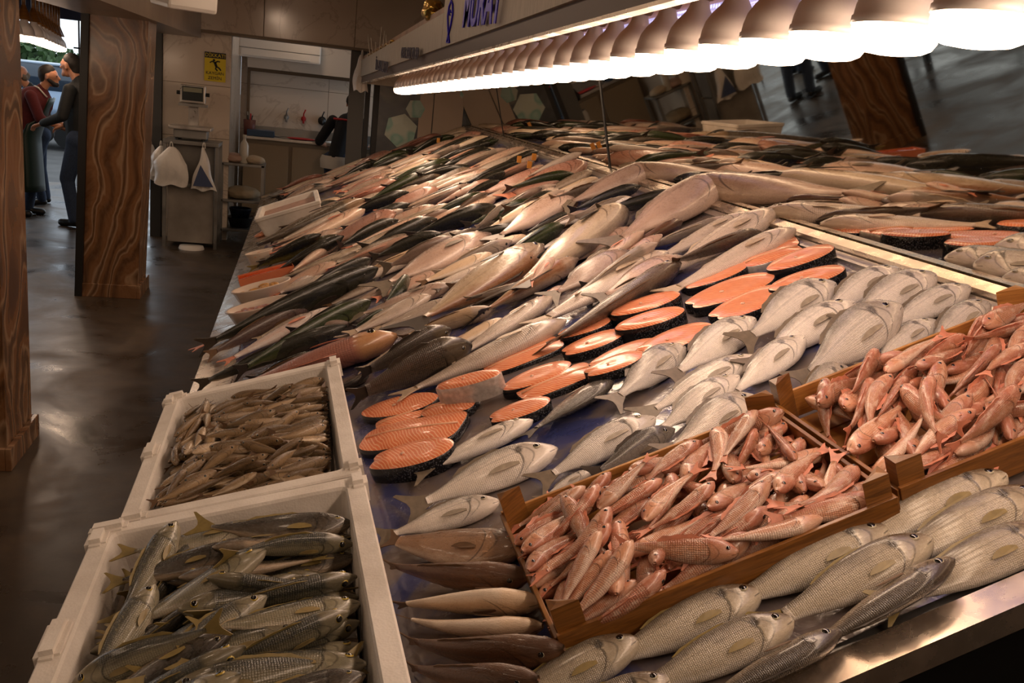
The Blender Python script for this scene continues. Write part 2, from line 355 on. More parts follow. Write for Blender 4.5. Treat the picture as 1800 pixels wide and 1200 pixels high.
# leaning mirror panes
MA = math.radians(105.0); md = Vector((math.cos(MA), 0, math.sin(MA))); mn = Vector((-math.sin(MA), 0, math.cos(MA)))
for k, (y0, y1, lab) in enumerate(((-.95, 4.885, 'leaning mirror pane nearest to the viewer, behind the mullet crates'),
                               (4.905, 7.785, 'leaning mirror pane between the two dark joints'), (7.80, 9.69, 'farthest leaning mirror pane beside the hexagon panel'))):
    m = MB(); b = Vector((MX, 0, MZ)); L = 1.02
    vs = [b + md * (L * s) + mn * (-t) + Vector((0, y, 0)) for t in (0, .008) for y in (y0, y1) for s in (0, 1)]
    m.add(vs, BF); o = m.build('mirror_pane', M_mirror); fixnormals(o); tag(o, lab, 'mirror', 'leaning mirror panes')
for yj in (4.895, 7.7925):
    m = MB(); b = Vector((MX, 0, MZ)); wj = .012 if yj < 5 else .005
    m.add([b + md * (1.02 * s) + mn * t + Vector((0, y, 0)) for t in (.004, -.012) for y in (yj - wj, yj + wj) for s in (0, 1)], BF)
    o = m.build('joint_strip', M_dark); fixnormals(o); tag(o, 'dark joint strip between mirror panes, ' + ('the thick near one' if yj < 5 else 'the thin far one'), 'strip')

# ================================================================== CANOPY WITH SIGN AND LAMPS
def CP(x, y, z): return Vector((x - .019 * y, y, CAMH + z - .029 * y))
def kbox(x0, x1, y0, y1, z0, z1): return [CP(x, y, z) for z in (z0, z1) for y in (y0, y1) for x in (x0, x1)]
can = empty('lamp_canopy', (0, 0, 0), label='long canopy above the counter with sign board and lamp sockets', cat='canopy')
YE = 9.30; FXX = .70
MB().add(kbox(FXX + .01, 1.42, -2.2, YE, .375, .52), BF).build('casing', simple('brown_soffit_board', srgb(150, 116, 92), .5, noise=8), can)
MB().add(kbox(FXX, FXX + .02, -2.2, YE, .268, .38), BF).build('lower_band', simple('dark_brown_band', srgb(84, 62, 46), .45), can)
MB().add(kbox(FXX - .004, FXX + .026, -2.2, YE, .260, .269), BF).build('bright_edge', M_rim, can)
for a, b, zt in ((-2.2, 1.9, .66), (1.9, 4.40, .66), (4.40, 6.1, .478), (6.1, 7.7, .478), (7.7, YE, .478)):
    MB().add(kbox(FXX - .012, FXX + .012, a + .003, b - .003, .324, zt), BF).build('sign_board', M_signp, can)
MB().add(kbox(FXX - .008, FXX + .8, YE, YE + .02, .268, .50), BF).build('end_cap', M_signp, can)
# violet-white led panel in the canopy, seen between the near bulbs
_t = NT('led_panel_glow'); _v = _t.n('ShaderNodeTexVoronoi'); _v.inputs['Scale'].default_value = 60; _v.inputs['Randomness'].default_value = .1; _t.put(_v.inputs['Vector'], _t.objco())
_t.set(Base_Color=(.5, .5, .6, 1), Emission_Color=(.52, .50, 1.0, 1), Emission_Strength=_t.rng(_v.outputs['Distance'], .2, .45, 2.2, .5)); 
MB().add(kbox(1.10, 1.26, .2, 4.4, .358, .3745), BF).build('led_panel', _t.m, can)
# lettering: fronts face the aisle (-x)
def text_mesh(s, size, mat, name, parent, ext=.002, align='LEFT', bold=0.0, shear=0.0):
    c = bpy.data.curves.new(name, 'FONT'); c.body = s; c.size = size; c.extrude = ext; c.align_x = align; c.resolution_u = 3; c.offset = size * bold; c.shear = shear
    t = bpy.data.objects.new(name, c); COL.objects.link(t); dg = bpy.context.evaluated_depsgraph_get(); dg.update()
    me = bpy.data.meshes.new_from_object(t.evaluated_get(dg)); bpy.data.objects.remove(t, do_unlink=True)
    me.materials.clear(); me.materials.append(mat); o = bpy.data.objects.new(name, me); link(o, parent); return o
def on_sign(o, y, z, sx=1.0):
    # text x runs towards -Y (read from the aisle), text y runs up
    M = Matrix(((0, 0, -1, 0), (-1, 0, 0, 0), (0, 1, 0, 0), (0, 0, 0, 1)))
    p = CP(FXX - .015, y, z); o.matrix_world = Matrix.Translation(p) @ Matrix.Rotation(math.radians(1.66), 4, 'X') @ M @ Matrix.Diagonal((sx, 1, 1, 1)); return o
SIGN_Y = 5.25
on_sign(text_mesh('MURAT', .215, M_blue, 'lettering', can, bold=.022, shear=.15), 3.88, .378, 1.06)
on_sign(text_mesh('0532 820 70 89', .085, M_navy, 'lettering', can, bold=.02), 5.95, .352, 1.75)
on_sign(text_mesh('İN BULUTU', .105, M_navy, 'lettering', can, bold=.02), 7.66, .34, 2.1)
# outline of a fish standing on its tail, left of the name
loop = [(0, -.06), (.028, -.02), (.045, .03), (.03, .075), (0, .10), (-.03, .075), (-.04, .03), (-.02, -.02), (0, -.06), (.03, -.10), (-.02, -.095), (0, -.06)]
m = MB(); m.tube([CP(FXX - .016, 4.20 - a * 1.5, .422 + b * .9) for a, b in loop], .004, 6); m.tube([CP(FXX - .016, 4.20 - a * 1.5, .422 + b * .9) for a, b in [(.015, .04), (0, .055), (-.015, .04), (0, .03)]], .003, 6); m.build('fish_emblem', M_blue, can)
# lamps
M_glow = emit('warm_led_dome', BULB_COL, BULB_POWER); M_bulbw = simple('white_lamp_housing', srgb(214, 206, 202), .4); M_socket = simple('brown_socket', srgb(96, 70, 56), .5)
p_house = [(.017, .115), (.022, .108), (.026, .092), (.034, .078), (.050, .060), (.062, .040), (.0675, .020), (.069, .004), (.0715, .002), (.0715, -.010), (.069, -.0105)]
p_dome = [(.069, -.0105), (.0695, -.020), (.068, -.034), (.062, -.044), (.048, -.051), (.024, -.0545), (.002, -.055)]
me_house = MB().lathe(p_house, 24).mesh('housing', M_bulbw); me_dome = MB().lathe(p_dome, 20).mesh('glowing_dome', M_glow)
me_sock = MB().lathe([(.002, .15), (.034, .15), (.036, .122), (.030, .112), (.018, .110)], 16).mesh('socket', M_socket)
ordn = lambda n: {1: 'first', 2: 'second', 3: 'third'}.get(n, '%d%s' % (n, 'th' if 10 < n % 100 < 14 else {1: 'st', 2: 'nd', 3: 'rd'}.get(n % 10, 'th')))
def lamp(loc, label, group, scale=1.0):
    r = empty('lamp_bulb', loc, (0, 0, RND.uniform(0, 6)), label, 'lamp', group); r.scale = (scale,) * 3
    for n_, me in (('housing', me_house), ('glowing_dome', me_dome), ('socket', me_sock)): link(bpy.data.objects.new(n_, me), r)
    return r
NB = 36
for n in range(-10, NB):  # row runs on out of view, lengthened to brighten the near fish
    y = 1.404 + .197 * (n - 1); p = CP(.961, y, .232)
    if n < 0: lab = 'white LED bulb just outside the frame, %s to the right of the row in view' % ordn(-n)
    else: lab = '%s white LED bulb of the canopy row counted from the right edge' % ordn(n + 1)
    lamp(p, lab, 'LED bulbs under the canopy')

def fill_bulb(loc, top, label):
    L_ = lamp(loc, label, 'bare bulbs on the shop ceiling', 1.3); MB().tube([(0, 0, .14), (0, 0, (top - loc[2]) / 1.3)], .008, 8).build('cord', M_dark, L_); return L_
for k, y in enumerate((1.6, 3.2, 4.8, 6.4, 7.8)): fill_bulb((-.35, y, 2.40), 2.62, 'bare ceiling bulb over the aisle edge, above the frame, %s from the viewer' % ordn(k + 1))  # unseen bulbs guessed from streaks on the tiles, added to brighten bulkhead and sign
fill_bulb((.05, 10.7, 2.36), 2.62, 'bare ceiling bulb in the washing recess behind the bulkhead')  # unseen bulb, added to light the recess wall
# ================================================================== FURNITURE IN THE BACKGROUND
def stdmat(): pass
# weighing table
t = empty('weighing_cabinet', (-1.02, 9.42, 0), label='grey steel cabinet carrying the weighing scale', cat='cabinet')
MB().box((-.25, -.22, .985), (.25, .22, 1.02), bev=.004).build('top', M_steel_d, t)
MB().box((-.21, -.17, .05), (.21, .2, .60), bev=.004).build('lower_door', simple('pale_grey_steel', srgb(150, 142, 132), .4, .3, noise=4), t)
MB().box((-.21, -.15, .62), (.21, .2, .985)).build('upper_panel', M_grey, t)
MB().box((-.24, -.19, .59), (.24, -.14, .62)).build('rail', M_steel_d, t)
for sx in (-1, 1):
    for sy in (-1, 1): MB().box((sx * .235 - .015, sy * .195 - .015, 0), (sx * .235 + .015, sy * .195 + .015, .985)).build('leg', M_steel_d, t)
MB().lathe([(.002, .03), (.11, .03), (.12, 0)], 16).build('base_bowl', M_white, t, loc=(0.02, -.22, 0))
t = empty('weighing_scale', (-1.04, 9.42, 1.02), label='steel platform scale with raised display on the grey cabinet', cat='scale')
MB().box((-.19, -.16, .10), (.19, .16, .13), bev=.006).build('platform', M_steel, t); MB().box((-.15, -.12, .02), (.15, .12, .10), bev=.006).build('body', M_steel_d, t)
for sx in (-1, 1):
    for sy in (-1, 1): MB().lathe([(.022, 0), (.022, .02), (.002, .02)], 10).build('foot', M_black, t, loc=(sx * .12, sy * .09, 0))
MB().box((-.045, .12, .02), (.045, .16, .34)).build('column', M_steel, t)
h = MB().box((-.115, .04, .34), (.115, .13, .51), bev=.01).build('display_head', M_steel, t)
MB().box((-.095, .030, .365), (.095, .045, .495)).build('screen', simple('grey_screen', srgb(52, 58, 58), .2), h); MB().box((-.085, .026, .445), (.085, .032, .485)).build('readout', simple('pale_readout', srgb(140, 140, 118), .3), h)
for sx in (-1, 1): MB().tube([(sx * .115, .08, .43), (sx * .15, .08, .43)], .018, 10).build('knob', M_black, h)
MB().box((-.13, .05, .31), (.13, .14, .335)).build('bracket', M_steel_d, t)
# slippery floor sign
t = empty('warning_sign', (-.87, 9.782, 1.72), label='yellow slippery floor warning sign on the tiled partition', cat='sign')
MB().box((-.10, 0, -.14), (.10, .006, .08)).build('yellow_plate', M_yellow, t); MB().box((-.10, 0, .08), (.10, .006, .135)).build('black_plate', M_black, t)
def wall_text(s, size, mat, x, z, par, sx=1.0):
    o = text_mesh(s, size, mat, 'lettering', par, .001, 'CENTER'); o.location = (x, -.003, z); o.rotation_euler = (math.pi / 2, 0, 0); o.scale = (sx, 1, 1); return o
wall_text('DİKKAT!', .048, M_yellow, 0, .091, t, 1.0); wall_text('KAYGAN', .042, M_black, 0, -.075, t, 1.0); wall_text('ZEMİN', .042, M_black, 0, -.122, t, 1.0)
f = MB(); T = lambda pts, r: f.tube([(x, -.003, z) for x, z in pts], r, 8)
T([(-.005, .045), (.012, .005)], .012); T([(.012, .005), (.04, -.01), (.055, -.03)], .007); T([(.012, .005), (.005, -.02), (.022, -.035)], .007); T([(0, .04), (-.03, .05), (-.05, .035)], .006); T([(0, .04), (.025, .055), (.045, .05)], .006)
f.lathe([(.001, -.012), (.011, -.005), (.011, .005), (.001, .012)], 10, o=(-.012, -.003, .062)); f.build('falling_figure', M_black, t)
# air conditioner
t = empty('air_conditioner', (-.30, 11.28, 1.87), label='white split air conditioner above the sinks', cat='air conditioner')
MB().box((-.45, -.10, 0), (.46, .12, .25), bev=.02).build('case', M_white, t); MB().box((-.42, -.108, .02), (.34, -.095, .09), bev=.004).build('louver', M_white, t); MB().box((-.44, -.106, .10), (.45, -.1, .104)).build('groove', M_greyd, t)
# shelf rack
t = empty('steel_rack', (-.58, 9.93, 0), label='grey steel shelf rack beside the weighing cabinet', cat='rack')
for sx in (-1, 1):
    for sy in (-1, 1): MB().box((sx * .20 - .015, sy * .18 - .015, 0), (sx * .20 + .015, sy * .18 + .015, .80)).build('leg', M_steel_d, t)
for z in (.12, .42, .79): MB().box((-.215, -.195, z - .012), (.215, .195, z + .012), bev=.003).build('shelf', M_steel_d, t)
# things on the rack
def crumple(name, rx, ry, rz, mat, loc, label, cat, seed=0, group=None, amp=.25):
    bm = bmesh.new(); bmesh.ops.create_icosphere(bm, subdivisions=4, radius=1); r = random.Random(seed)
    W_ = [(Vector((r.gauss(0, 1), r.gauss(0, 1), r.gauss(0, 1))) * 3.2, r.uniform(0, 6)) for _ in range(7)]
    for v in bm.verts:
        k = 1 + amp * sum(abs(math.sin(w.dot(v.co) + p)) for w, p in W_) / 7 - amp * .5; c = v.co * k
        v.co = (c.x * rx, c.y * ry, max(0, (c.z + .85) * rz))
    m = MB().bm(bm, smooth=True); o = m.build(name, mat); o.location = loc; return tag(o, label, cat, group)
crumple('plastic_bag', .12, .11, .05, simple('pinkish_bag', srgb(170, 140, 124), .5), (-.68, 9.9, .802), 'crumpled pinkish bag on the rack top shelf', 'bag', 3)
crumple('paper_pack', .10, .09, .045, simple('beige_pack', srgb(176, 158, 132), .7), (-.47, 9.88, .802), 'beige wrapped pack at the right of the rack top shelf', 'pack', 4)
crumple('cloth_bundle', .17, .15, .07, simple('beige_cloth', srgb(150, 134, 108), .8), (-.58, 9.92, .432), 'beige cloth bundle on the middle rack shelf', 'cloth', 5)
o = MB().lathe([(.002, 0), (.042, 0), (.044, .01), (.044, .17), (.036, .20), (.016, .23), (.016, .26), (.019, .262), (.019, .285), (.002, .285)], 18).build('bottle', simple('clear_plastic', srgb(190, 184, 170), .2), None, (-.575, 9.86, .802)); tag(o, 'tall pale plastic bottle standing on the rack', 'bottle')
for k, (x, z, r_, lab) in enumerate(((-.60, .132, .13, 'lower dark basin on the bottom rack shelf'), (-.60, .225, .115, 'upper dark blue basin stacked on the bottom rack shelf'))):
    o = MB().lathe([(.002, 0), (r_ * .75, 0), (r_, .10), (r_ * 1.07, .105), (r_ * .97, .10), (r_ * .72, .012), (.002, .012)], 20).build('basin', simple('basin_%d' % k, srgb(34, 40, 56) if k else srgb(40, 40, 42), .3), None, (x, 9.93, z)); tag(o, lab, 'basin')
# sink row
t = empty('sink_unit', (.12, 11.2, 0), label='steel double sink counter under the marble wall', cat='sink')
MB().box((-.76, -.28, .98), (1.0, .36, 1.01), bev=.004).build('worktop', M_steel, t); MB().box((-.76, .30, 1.01), (1.0, .38, 1.10)).build('splashback', M_steel_d, t)
MB().box((-.74, -.22, .1), (1.0, .34, .98)).build('cabinet_body', simple('beige_cabinet', srgb(126, 108, 86), .5), t)
for x in (-.52, .02, .56): MB().box((x - .25, -.235, .14), (x + .25, -.215, .93), bev=.006).build('door', simple('beige_door', srgb(150, 128, 100), .45), t)
for k, x in enumerate((-.28, .08)): MB().lathe([(.16, 0), (.17, .01), (.15, .012), (.12, .004)], 20).build('basin_rim', M_steel, t, loc=(x, .03, 1.01))
def tap(x, mat, lab, big=0):
    q = empty('wall_tap', (x, 11.58, 1.23), label=lab, cat='tap')
    MB().tube([(0, .02, 0), (0, -.03, 0)], .03 + big * .02, 12).build('body', mat, q); MB().tube([(0, -.03, 0), (0, -.10, .03), (0, -.13, 0), (0, -.13, -.05)], .013, 8).build('spout', mat, q); MB().tube([(0, -.02, 0), (0, -.03, .06), (.02, -.04, .11)], .008, 8).build('lever', mat, q)
tap(-.20, M_steel_d, 'small steel tap, left of the red tap'); tap(.0, M_red, 'red handled wall tap'); tap(.22, M_black, 'large black wall tap right of the red one', 1)
o = crumple('red_tray', .16, .10, .012, M_red, (-.02, 11.1, 1.012), 'flat red tray on the sink counter', 'tray', 9, amp=.05)
o = MB().box((-.2, -.12, 0), (.1, .12, .07), bev=.01).build('plastic_tub', simple('blue_tub', srgb(40, 66, 96), .4), None, (-.42, 11.12, 1.01)); tag(o, 'blue plastic tub left on the sink counter', 'tub')
t = empty('utensil_holder', (-.60, 11.12, 1.01), label='reddish holder with utensils at the left end of the sink', cat='holder')
MB().lathe([(.002, 0), (.06, 0), (.07, .17), (.06, .17), (.05, .02), (.002, .02)], 14).build('cup', simple('red_brown', srgb(104, 58, 50), .5), t)
for k in range(5): MB().tube([(0, 0, .05), (.03 * math.cos(k * 1.3), .03 * math.sin(k * 1.3), .22 + .02 * (k % 3))], .008, 6).build('utensil', [M_black, M_red, M_steel_d][k % 3], t)
# hanging carrier bags
def carrier_bag(loc, w, h, label, seed, color=M_bag, peak=False):
    r = random.Random(seed); q = empty('carrier_bag', loc, (0, 0, 0), label, 'bag'); nx, nz = 14, 16
    vs = []; fs = []
    for side in (0, 1):
        for j in range(nz + 1):
            s = j / nz; ww = w * (.16 + .84 * min(1, s / .45) ** .8) * (1 if s < .97 else .97)
            if peak: ww = w * (.08 + .92 * s)
            th = .015 + .05 * math.sin(min(1, s * 1.15) * math.pi * .85)
            for i in range(nx + 1):
                a = i / nx * 2 - 1
                vs.append((a * ww / 2 + .008 * math.sin(9 * s + seed), (1 if side else -1) * th * (1 - a * a) ** .5 + .009 * math.sin(11 * a + 7 * s + seed) * s, -s * h + .012 * math.sin(5 * a + seed) * s))
        b = side * (nx + 1) * (nz + 1)
        fs += [(b + j * (nx + 1) + i, b + j * (nx + 1) + i + 1, b + (j + 1) * (nx + 1) + i + 1, b + (j + 1) * (nx + 1) + i) for j in range(nz) for i in range(nx)]
    MB().add(vs, fs, smooth=True).build('bag_body', color, q)
    for sx in (-1, 1): MB().tube([(sx * w * .05, 0, -.01), (sx * w * .03, 0, .03), (0, 0, .045)], .006, 6).build('handle', color, q)
    return q
carrier_bag((-1.19, 9.165, .96), .30, .36, 'white carrier bag hanging at the left corner of the grey cabinet', 1)
carrier_bag((-1.30, 9.30, .95), .18, .28, 'white carrier bag tucked behind the left hanging bag', 2)
qb = carrier_bag((-.90, 9.165, .98), .24, .40, 'open white carrier bag with blue print on the grey cabinet', 5, peak=True)
m = MB(); m.add([(-.02, -.072, -.16), (.10, -.068, -.36), (-.085, -.072, -.36)], [(0, 1, 2)]); m.build('bag_print', simple('blue_grey_print', srgb(60, 72, 104), .5), qb)
carrier_bag((-1.45, 9.685, .92), .16, .34, 'white carrier bag hanging behind the second pillar', 8)
qb = carrier_bag((.52, 9.26, 1.98), .14, .34, 'crumpled white plastic bag tied at the far end of the canopy', 11)
# square lamp box under the beam
_p = atY(322, 20, 5.0); t = empty('ceiling_box_lamp', (float(_p[0]), 5.0, float(_p[2]) + .01), (0.10, .0, .5), label='square white box lamp hanging under the ceiling', cat='lamp')
t.scale = (.72, .72, 1); MB().box((-.17, -.17, 0), (.17, .17, .10), bev=.02).build('case', M_white, t); MB().box((-.175, -.175, .10), (.175, .175, .118)).build('back_plate', M_dark, t); MB().tube([(0, 0, .11), (0, 0, .62)], .012, 8).build('rod', M_dark, t)
# gold foil decoration on the canopy
crumple('gold_foil', .05, .10, .06, M_gold, CP(.73, 5.05, .50), 'crumpled gold foil decoration on top of the canopy', 'decoration', 21, amp=.6)
t = empty('gold_garland', CP(.71, 7.6, .475), label='thin gold garland with pale stalks along the canopy top', cat='garland')
m = MB(); m.tube([CP(.70, 6.6 + .12 * k, .49 + .015 * math.sin(k * 2.1)) - CP(.71, 7.6, .475) for k in range(18)], .009, 6); m.build('cord', M_gold, t)
for k in range(6):
    y = 7.0 + .28 * k; MB().tube([CP(.70, y, .48) - CP(.71, 7.6, .475), CP(.69 + .02 * math.sin(k), y + .03, .56 + .05 * (k % 3)) - CP(.71, 7.6, .475)], [.006, .003], 6).build('stalk', M_cloth, t)
# ================================================================== FISH
def fish_mat(name, back, flank, belly, head=None, scales=0.0, nsc=(60, 22), spot=0.0, spotcol=None, headmix=.6, gill=.75, lat=.25, rough=.3, edge=.36, oper=0.0, pink=None, var=.2, snout=None):
    t = NT(name); uvn = t.n('ShaderNodeUVMap').outputs[0]; sp = t.n('ShaderNodeSeparateXYZ'); t.put(sp.inputs[0], uvn); u, v = sp.outputs[0], sp.outputs[1]
    oi = t.n('ShaderNodeObjectInfo').outputs['Random']
    mp = t.n('ShaderNodeCombineXYZ'); t.put(mp.inputs[0], t.math('MULTIPLY', u, 3.0)); t.put(mp.inputs[1], t.math('MULTIPLY', v, 1.6)); t.put(mp.inputs[2], t.math('MULTIPLY', oi, 37.0))
    n1 = t.noise(2.4, 4, .6, mp.outputs[0], .3); n2 = t.noise(11, 4, .65, mp.outputs[0])
    vv = t.math('ADD', v, t.math('MULTIPLY', t.math('SUBTRACT', n1, .5), .28))
    c = t.ramp(vv, [(0, back), (max(.02, edge - .13), back), (edge + .06, flank), (.68, flank), (.84, belly)])
    if pink: c = t.mix(t.rng(n1, .5, .66, 0, .8), c, pink)
    if spot: c = t.mix(t.rng(n2, .56, .66, 0, spot), c, spotcol or back)
    if head: c = t.mix(t.rng(u, gill + .0, gill + .05, 0, headmix), c, t.mix(t.rng(v, .30, .62), head, flank))
    if snout: c = t.mix(t.rng(u, .86, .97, 0, .9), c, snout)
    dk = tuple(x * .25 for x in back[:3]) + (1,)
    # gill slit, mouth, lateral line (markings of the fish itself)
    q = t.math('SUBTRACT', v, .52); arc = t.math('ADD', u, t.math('MULTIPLY', t.math('MULTIPLY', q, q), .9))
    g = t.math('MULTIPLY', t.rng(t.math('ABSOLUTE', t.math('SUBTRACT', arc, gill)), .003, .011, 1, 0), t.rng(t.math('ABSOLUTE', q), .26, .36, 1, 0))
    mo = t.math('MULTIPLY', t.rng(t.math('ABSOLUTE', t.math('SUBTRACT', v, .64)), .012, .03, 1, 0), t.rng(u, .925, .94))
    c = t.mix(t.math('MULTIPLY', t.math('MAXIMUM', g, mo), .75), c, dk)
    pre = t.math('ADD', u, t.math('MULTIPLY', t.math('MULTIPLY', q, q), 1.6)); g2 = t.math('MULTIPLY', t.rng(t.math('ABSOLUTE', t.math('SUBTRACT', pre, gill + .085)), .003, .012, 1, 0), t.rng(t.math('ABSOLUTE', q), .20, .30, 1, 0)); c = t.mix(t.math('MULTIPLY', g2, .5), c, dk)
    n3 = t.noise(46, 3, .7, mp.outputs[0]); c = t.mix(t.rng(n3, .46, .74, 0, .38), c, tuple(x * .5 for x in flank[:3]) + (1,)); c = t.mix(t.rng(n1, .30, .50, .28, 0), c, tuple(x * .55 for x in flank[:3]) + (1,))
    if lat:
        ll = t.math('MULTIPLY', t.rng(t.math('ABSOLUTE', t.math('SUBTRACT', v, .40)), .006, .02, 1, 0), t.rng(u, gill - .02, gill, 1, 0)); c = t.mix(t.math('MULTIPLY', ll, lat), c, dk)
    if oper:
        du = t.math('MULTIPLY', t.math('SUBTRACT', u, gill - .005), 26); dv = t.math('MULTIPLY', t.math('SUBTRACT', v, .36), 9)
        rr_ = t.math('SQRT', t.math('ADD', t.math('MULTIPLY', du, du), t.math('MULTIPLY', dv, dv))); c = t.mix(t.math('MULTIPLY', t.rng(t.math('ADD', rr_, t.math('MULTIPLY', n2, .5)), .7, 1.25, 1, 0), oper), c, (.02, .016, .014, 1))
    h = n2
    if scales:
        cv = t.n('ShaderNodeCombineXYZ'); t.put(cv.inputs[0], t.math('MULTIPLY', u, nsc[0])); t.put(cv.inputs[1], t.math('MULTIPLY', v, nsc[1]))
        vo = t.n('ShaderNodeTexVoronoi'); t.put(vo.inputs['Vector'], cv.outputs[0]); vo.inputs['Scale'].default_value = 1.0; vo.inputs['Randomness'].default_value = .25
        d = vo.outputs['Distance']; body = t.rng(u, gill - .01, gill + .01, 1, 0)
        c = t.mix(t.math('MULTIPLY', t.math('MULTIPLY', t.rng(d, .30, .62), body), scales), c, tuple(x * .45 for x in flank[:3]) + (1,)); h = t.math('SUBTRACT', t.math('MULTIPLY', n2, .4), t.math('MULTIPLY', d, body))
    val = t.rng(oi, 0, 1, 1 - var, 1 + var); cc = t.n('ShaderNodeHueSaturation'); t.put(cc.inputs['Value'], val); t.put(cc.inputs['Color'], c)
    t.set(Base_Color=cc.outputs[0], Roughness=t.rng(n2, .3, .7, rough * .75, rough * 1.4), Specular_IOR_Level=.55, Coat_Weight=.4, Coat_Roughness=.14); t.bump(h, .45 if scales else .4, .004); return t.m
S = srgb
FM = {
 'bass': fish_mat('silver_bass_skin', S(112, 102, 88), S(204, 190, 166), S(230, 220, 206), S(104, 88, 70), .6, (84, 34), spot=0, gill=.765, rough=.24, headmix=.95, oper=.9),
 'bassdark': fish_mat('dark_bass_skin', S(58, 52, 46), S(140, 124, 102), S(206, 190, 170), S(70, 60, 52), .6, (84, 34), gill=.765, rough=.24, edge=.48, headmix=.95, oper=.9),
 'bream': fish_mat('silver_bream_skin', S(126, 120, 110), S(230, 220, 208), S(242, 234, 226), S(150, 138, 126), .35, (74, 30), spot=.25, spotcol=S(168, 152, 116), gill=.735, rough=.25, headmix=.75, edge=.32, oper=.8),
 'greybream': fish_mat('grey_bream_skin', S(92, 88, 82), S(150, 142, 132), S(206, 198, 188), S(84, 78, 74), .5, (74, 30), gill=.735, rough=.26, edge=.42),
 'hake': fish_mat('brown_hake_skin', S(128, 94, 66), S(176, 136, 102), S(214, 188, 162), S(136, 112, 96), 0, spot=.25, spotcol=S(82, 58, 40), gill=.75, rough=.3),
 'hakepale': fish_mat('pale_hake_skin', S(196, 166, 132), S(222, 194, 160), S(228, 210, 188), S(190, 176, 166), 0, gill=.75, rough=.3, spot=.15, spotcol=S(150, 116, 84)),
 'hakedark': fish_mat('dark_hake_skin', S(96, 66, 46), S(140, 100, 70), S(176, 136, 102), S(84, 62, 50), 0, spot=.25, spotcol=S(50, 34, 24), gill=.78, rough=.32, edge=.5),
 'grouper': fish_mat('dark_grouper_skin', S(66, 56, 46), S(98, 84, 70), S(150, 130, 110), S(84, 72, 50), .35, (60, 26), spot=.5, spotcol=S(52, 44, 34), gill=.72, rough=.3, edge=.5, snout=S(40, 34, 30)),
 'porgy': fish_mat('rosy_porgy_skin', S(160, 104, 88), S(176, 122, 104), S(206, 160, 140), S(186, 146, 92), .45, (60, 26), spot=.4, spotcol=S(128, 84, 76), gill=.74, rough=.3, headmix=.6, lat=0, oper=.5),
 'silver': fish_mat('long_silver_skin', S(136, 122, 108), S(200, 182, 164), S(222, 206, 192), S(214, 188, 172), .35, (80, 24), gill=.77, rough=.28, edge=.3),
 'meagre': fish_mat('grey_brown_meagre_skin', S(92, 78, 66), S(150, 132, 114), S(206, 188, 168), S(84, 70, 58), .55, (70, 26), gill=.78, rough=.28, edge=.46),
 'jack': fish_mat('grey_jack_skin', S(132, 88, 56), S(186, 164, 136), S(206, 188, 164), S(170, 150, 132), 0, spot=.2, spotcol=S(130, 112, 96), gill=.74, rough=.28, edge=.26, snout=S(96, 82, 72)),
 'jackgrey': fish_mat('pinkish_grey_jack_skin', S(140, 118, 104), S(182, 154, 136), S(212, 188, 170), S(150, 130, 118), 0, spot=.25, spotcol=S(128, 104, 94), gill=.72, rough=.28, snout=S(80, 66, 60)),
 'bonito': fish_mat('dark_bonito_skin', S(44, 44, 36), S(70, 68, 54), S(206, 188, 160), S(34, 34, 30), 0, spot=.2, spotcol=S(30, 32, 26), gill=.77, rough=.22, edge=.55, lat=.1, var=.1),
 'mackerel': fish_mat('green_mackerel_skin', S(44, 56, 30), S(82, 88, 52), S(212, 194, 166), S(50, 50, 36), 0, spot=.35, spotcol=S(30, 36, 22), gill=.77, rough=.22, edge=.5, lat=.1),
 'white': fish_mat('bluish_white_skin', S(150, 132, 126), S(204, 188, 180), S(218, 206, 198), S(190, 166, 156), 0, gill=.77, rough=.25, pink=S(196, 156, 142)),
 'brown': fish_mat('slim_brown_skin', S(84, 64, 56), S(112, 90, 80), S(170, 140, 124), S(82, 60, 50), 0, gill=.78, rough=.28, edge=.5),
 'pink': fish_mat('pink_flesh_skin', S(172, 136, 116), S(200, 168, 146), S(214, 190, 168), S(164, 132, 116), 0, spot=.4, spotcol=S(178, 126, 108), gill=.74, rough=.28, pink=S(198, 150, 128)),
 'redfish': fish_mat('coral_pink_skin', S(166, 110, 92), S(188, 138, 118), S(206, 166, 146), S(168, 112, 96), .3, (60, 24), spot=.3, spotcol=S(160, 88, 74), gill=.74, rough=.28),
 'spotted': fish_mat('spotted_silver_skin', S(74, 66, 56), S(156, 138, 116), S(206, 186, 162), S(170, 140, 110), .3, (60, 20), spot=.75, spotcol=S(70, 62, 52), gill=.77, rough=.24),
 'olive': fish_mat('olive_skin', S(58, 56, 28), S(134, 120, 60), S(206, 184, 144), S(60, 52, 34), 0, spot=.3, gill=.78, rough=.25, edge=.42),
 'mullet': fish_mat('red_mullet_skin', S(176, 108, 80), S(204, 148, 114), S(230, 206, 186), S(184, 120, 96), .4, (46, 18), spot=.75, spotcol=S(168, 84, 60), gill=.73, rough=.24, pink=S(230, 200, 178), lat=.1, var=.2),
 'scad': fish_mat('olive_silver_scad_skin', S(58, 60, 56), S(140, 134, 112), S(206, 194, 172), S(140, 130, 104), .2, (60, 22), spot=.35, spotcol=S(140, 128, 66), gill=.74, rough=.22, edge=.42, lat=.3),
 'scaddark': fish_mat('dark_back_scad_skin', S(46, 42, 36), S(74, 66, 54), S(168, 148, 124), S(56, 48, 40), 0, spot=.2, gill=.74, rough=.24, edge=.52),
 'small': fish_mat('small_brown_silver_skin', S(104, 82, 54), S(162, 136, 102), S(220, 200, 172), S(124, 98, 70), 0, spot=.35, spotcol=S(84, 64, 42), gill=.74, rough=.26, edge=.34, var=.25),
}
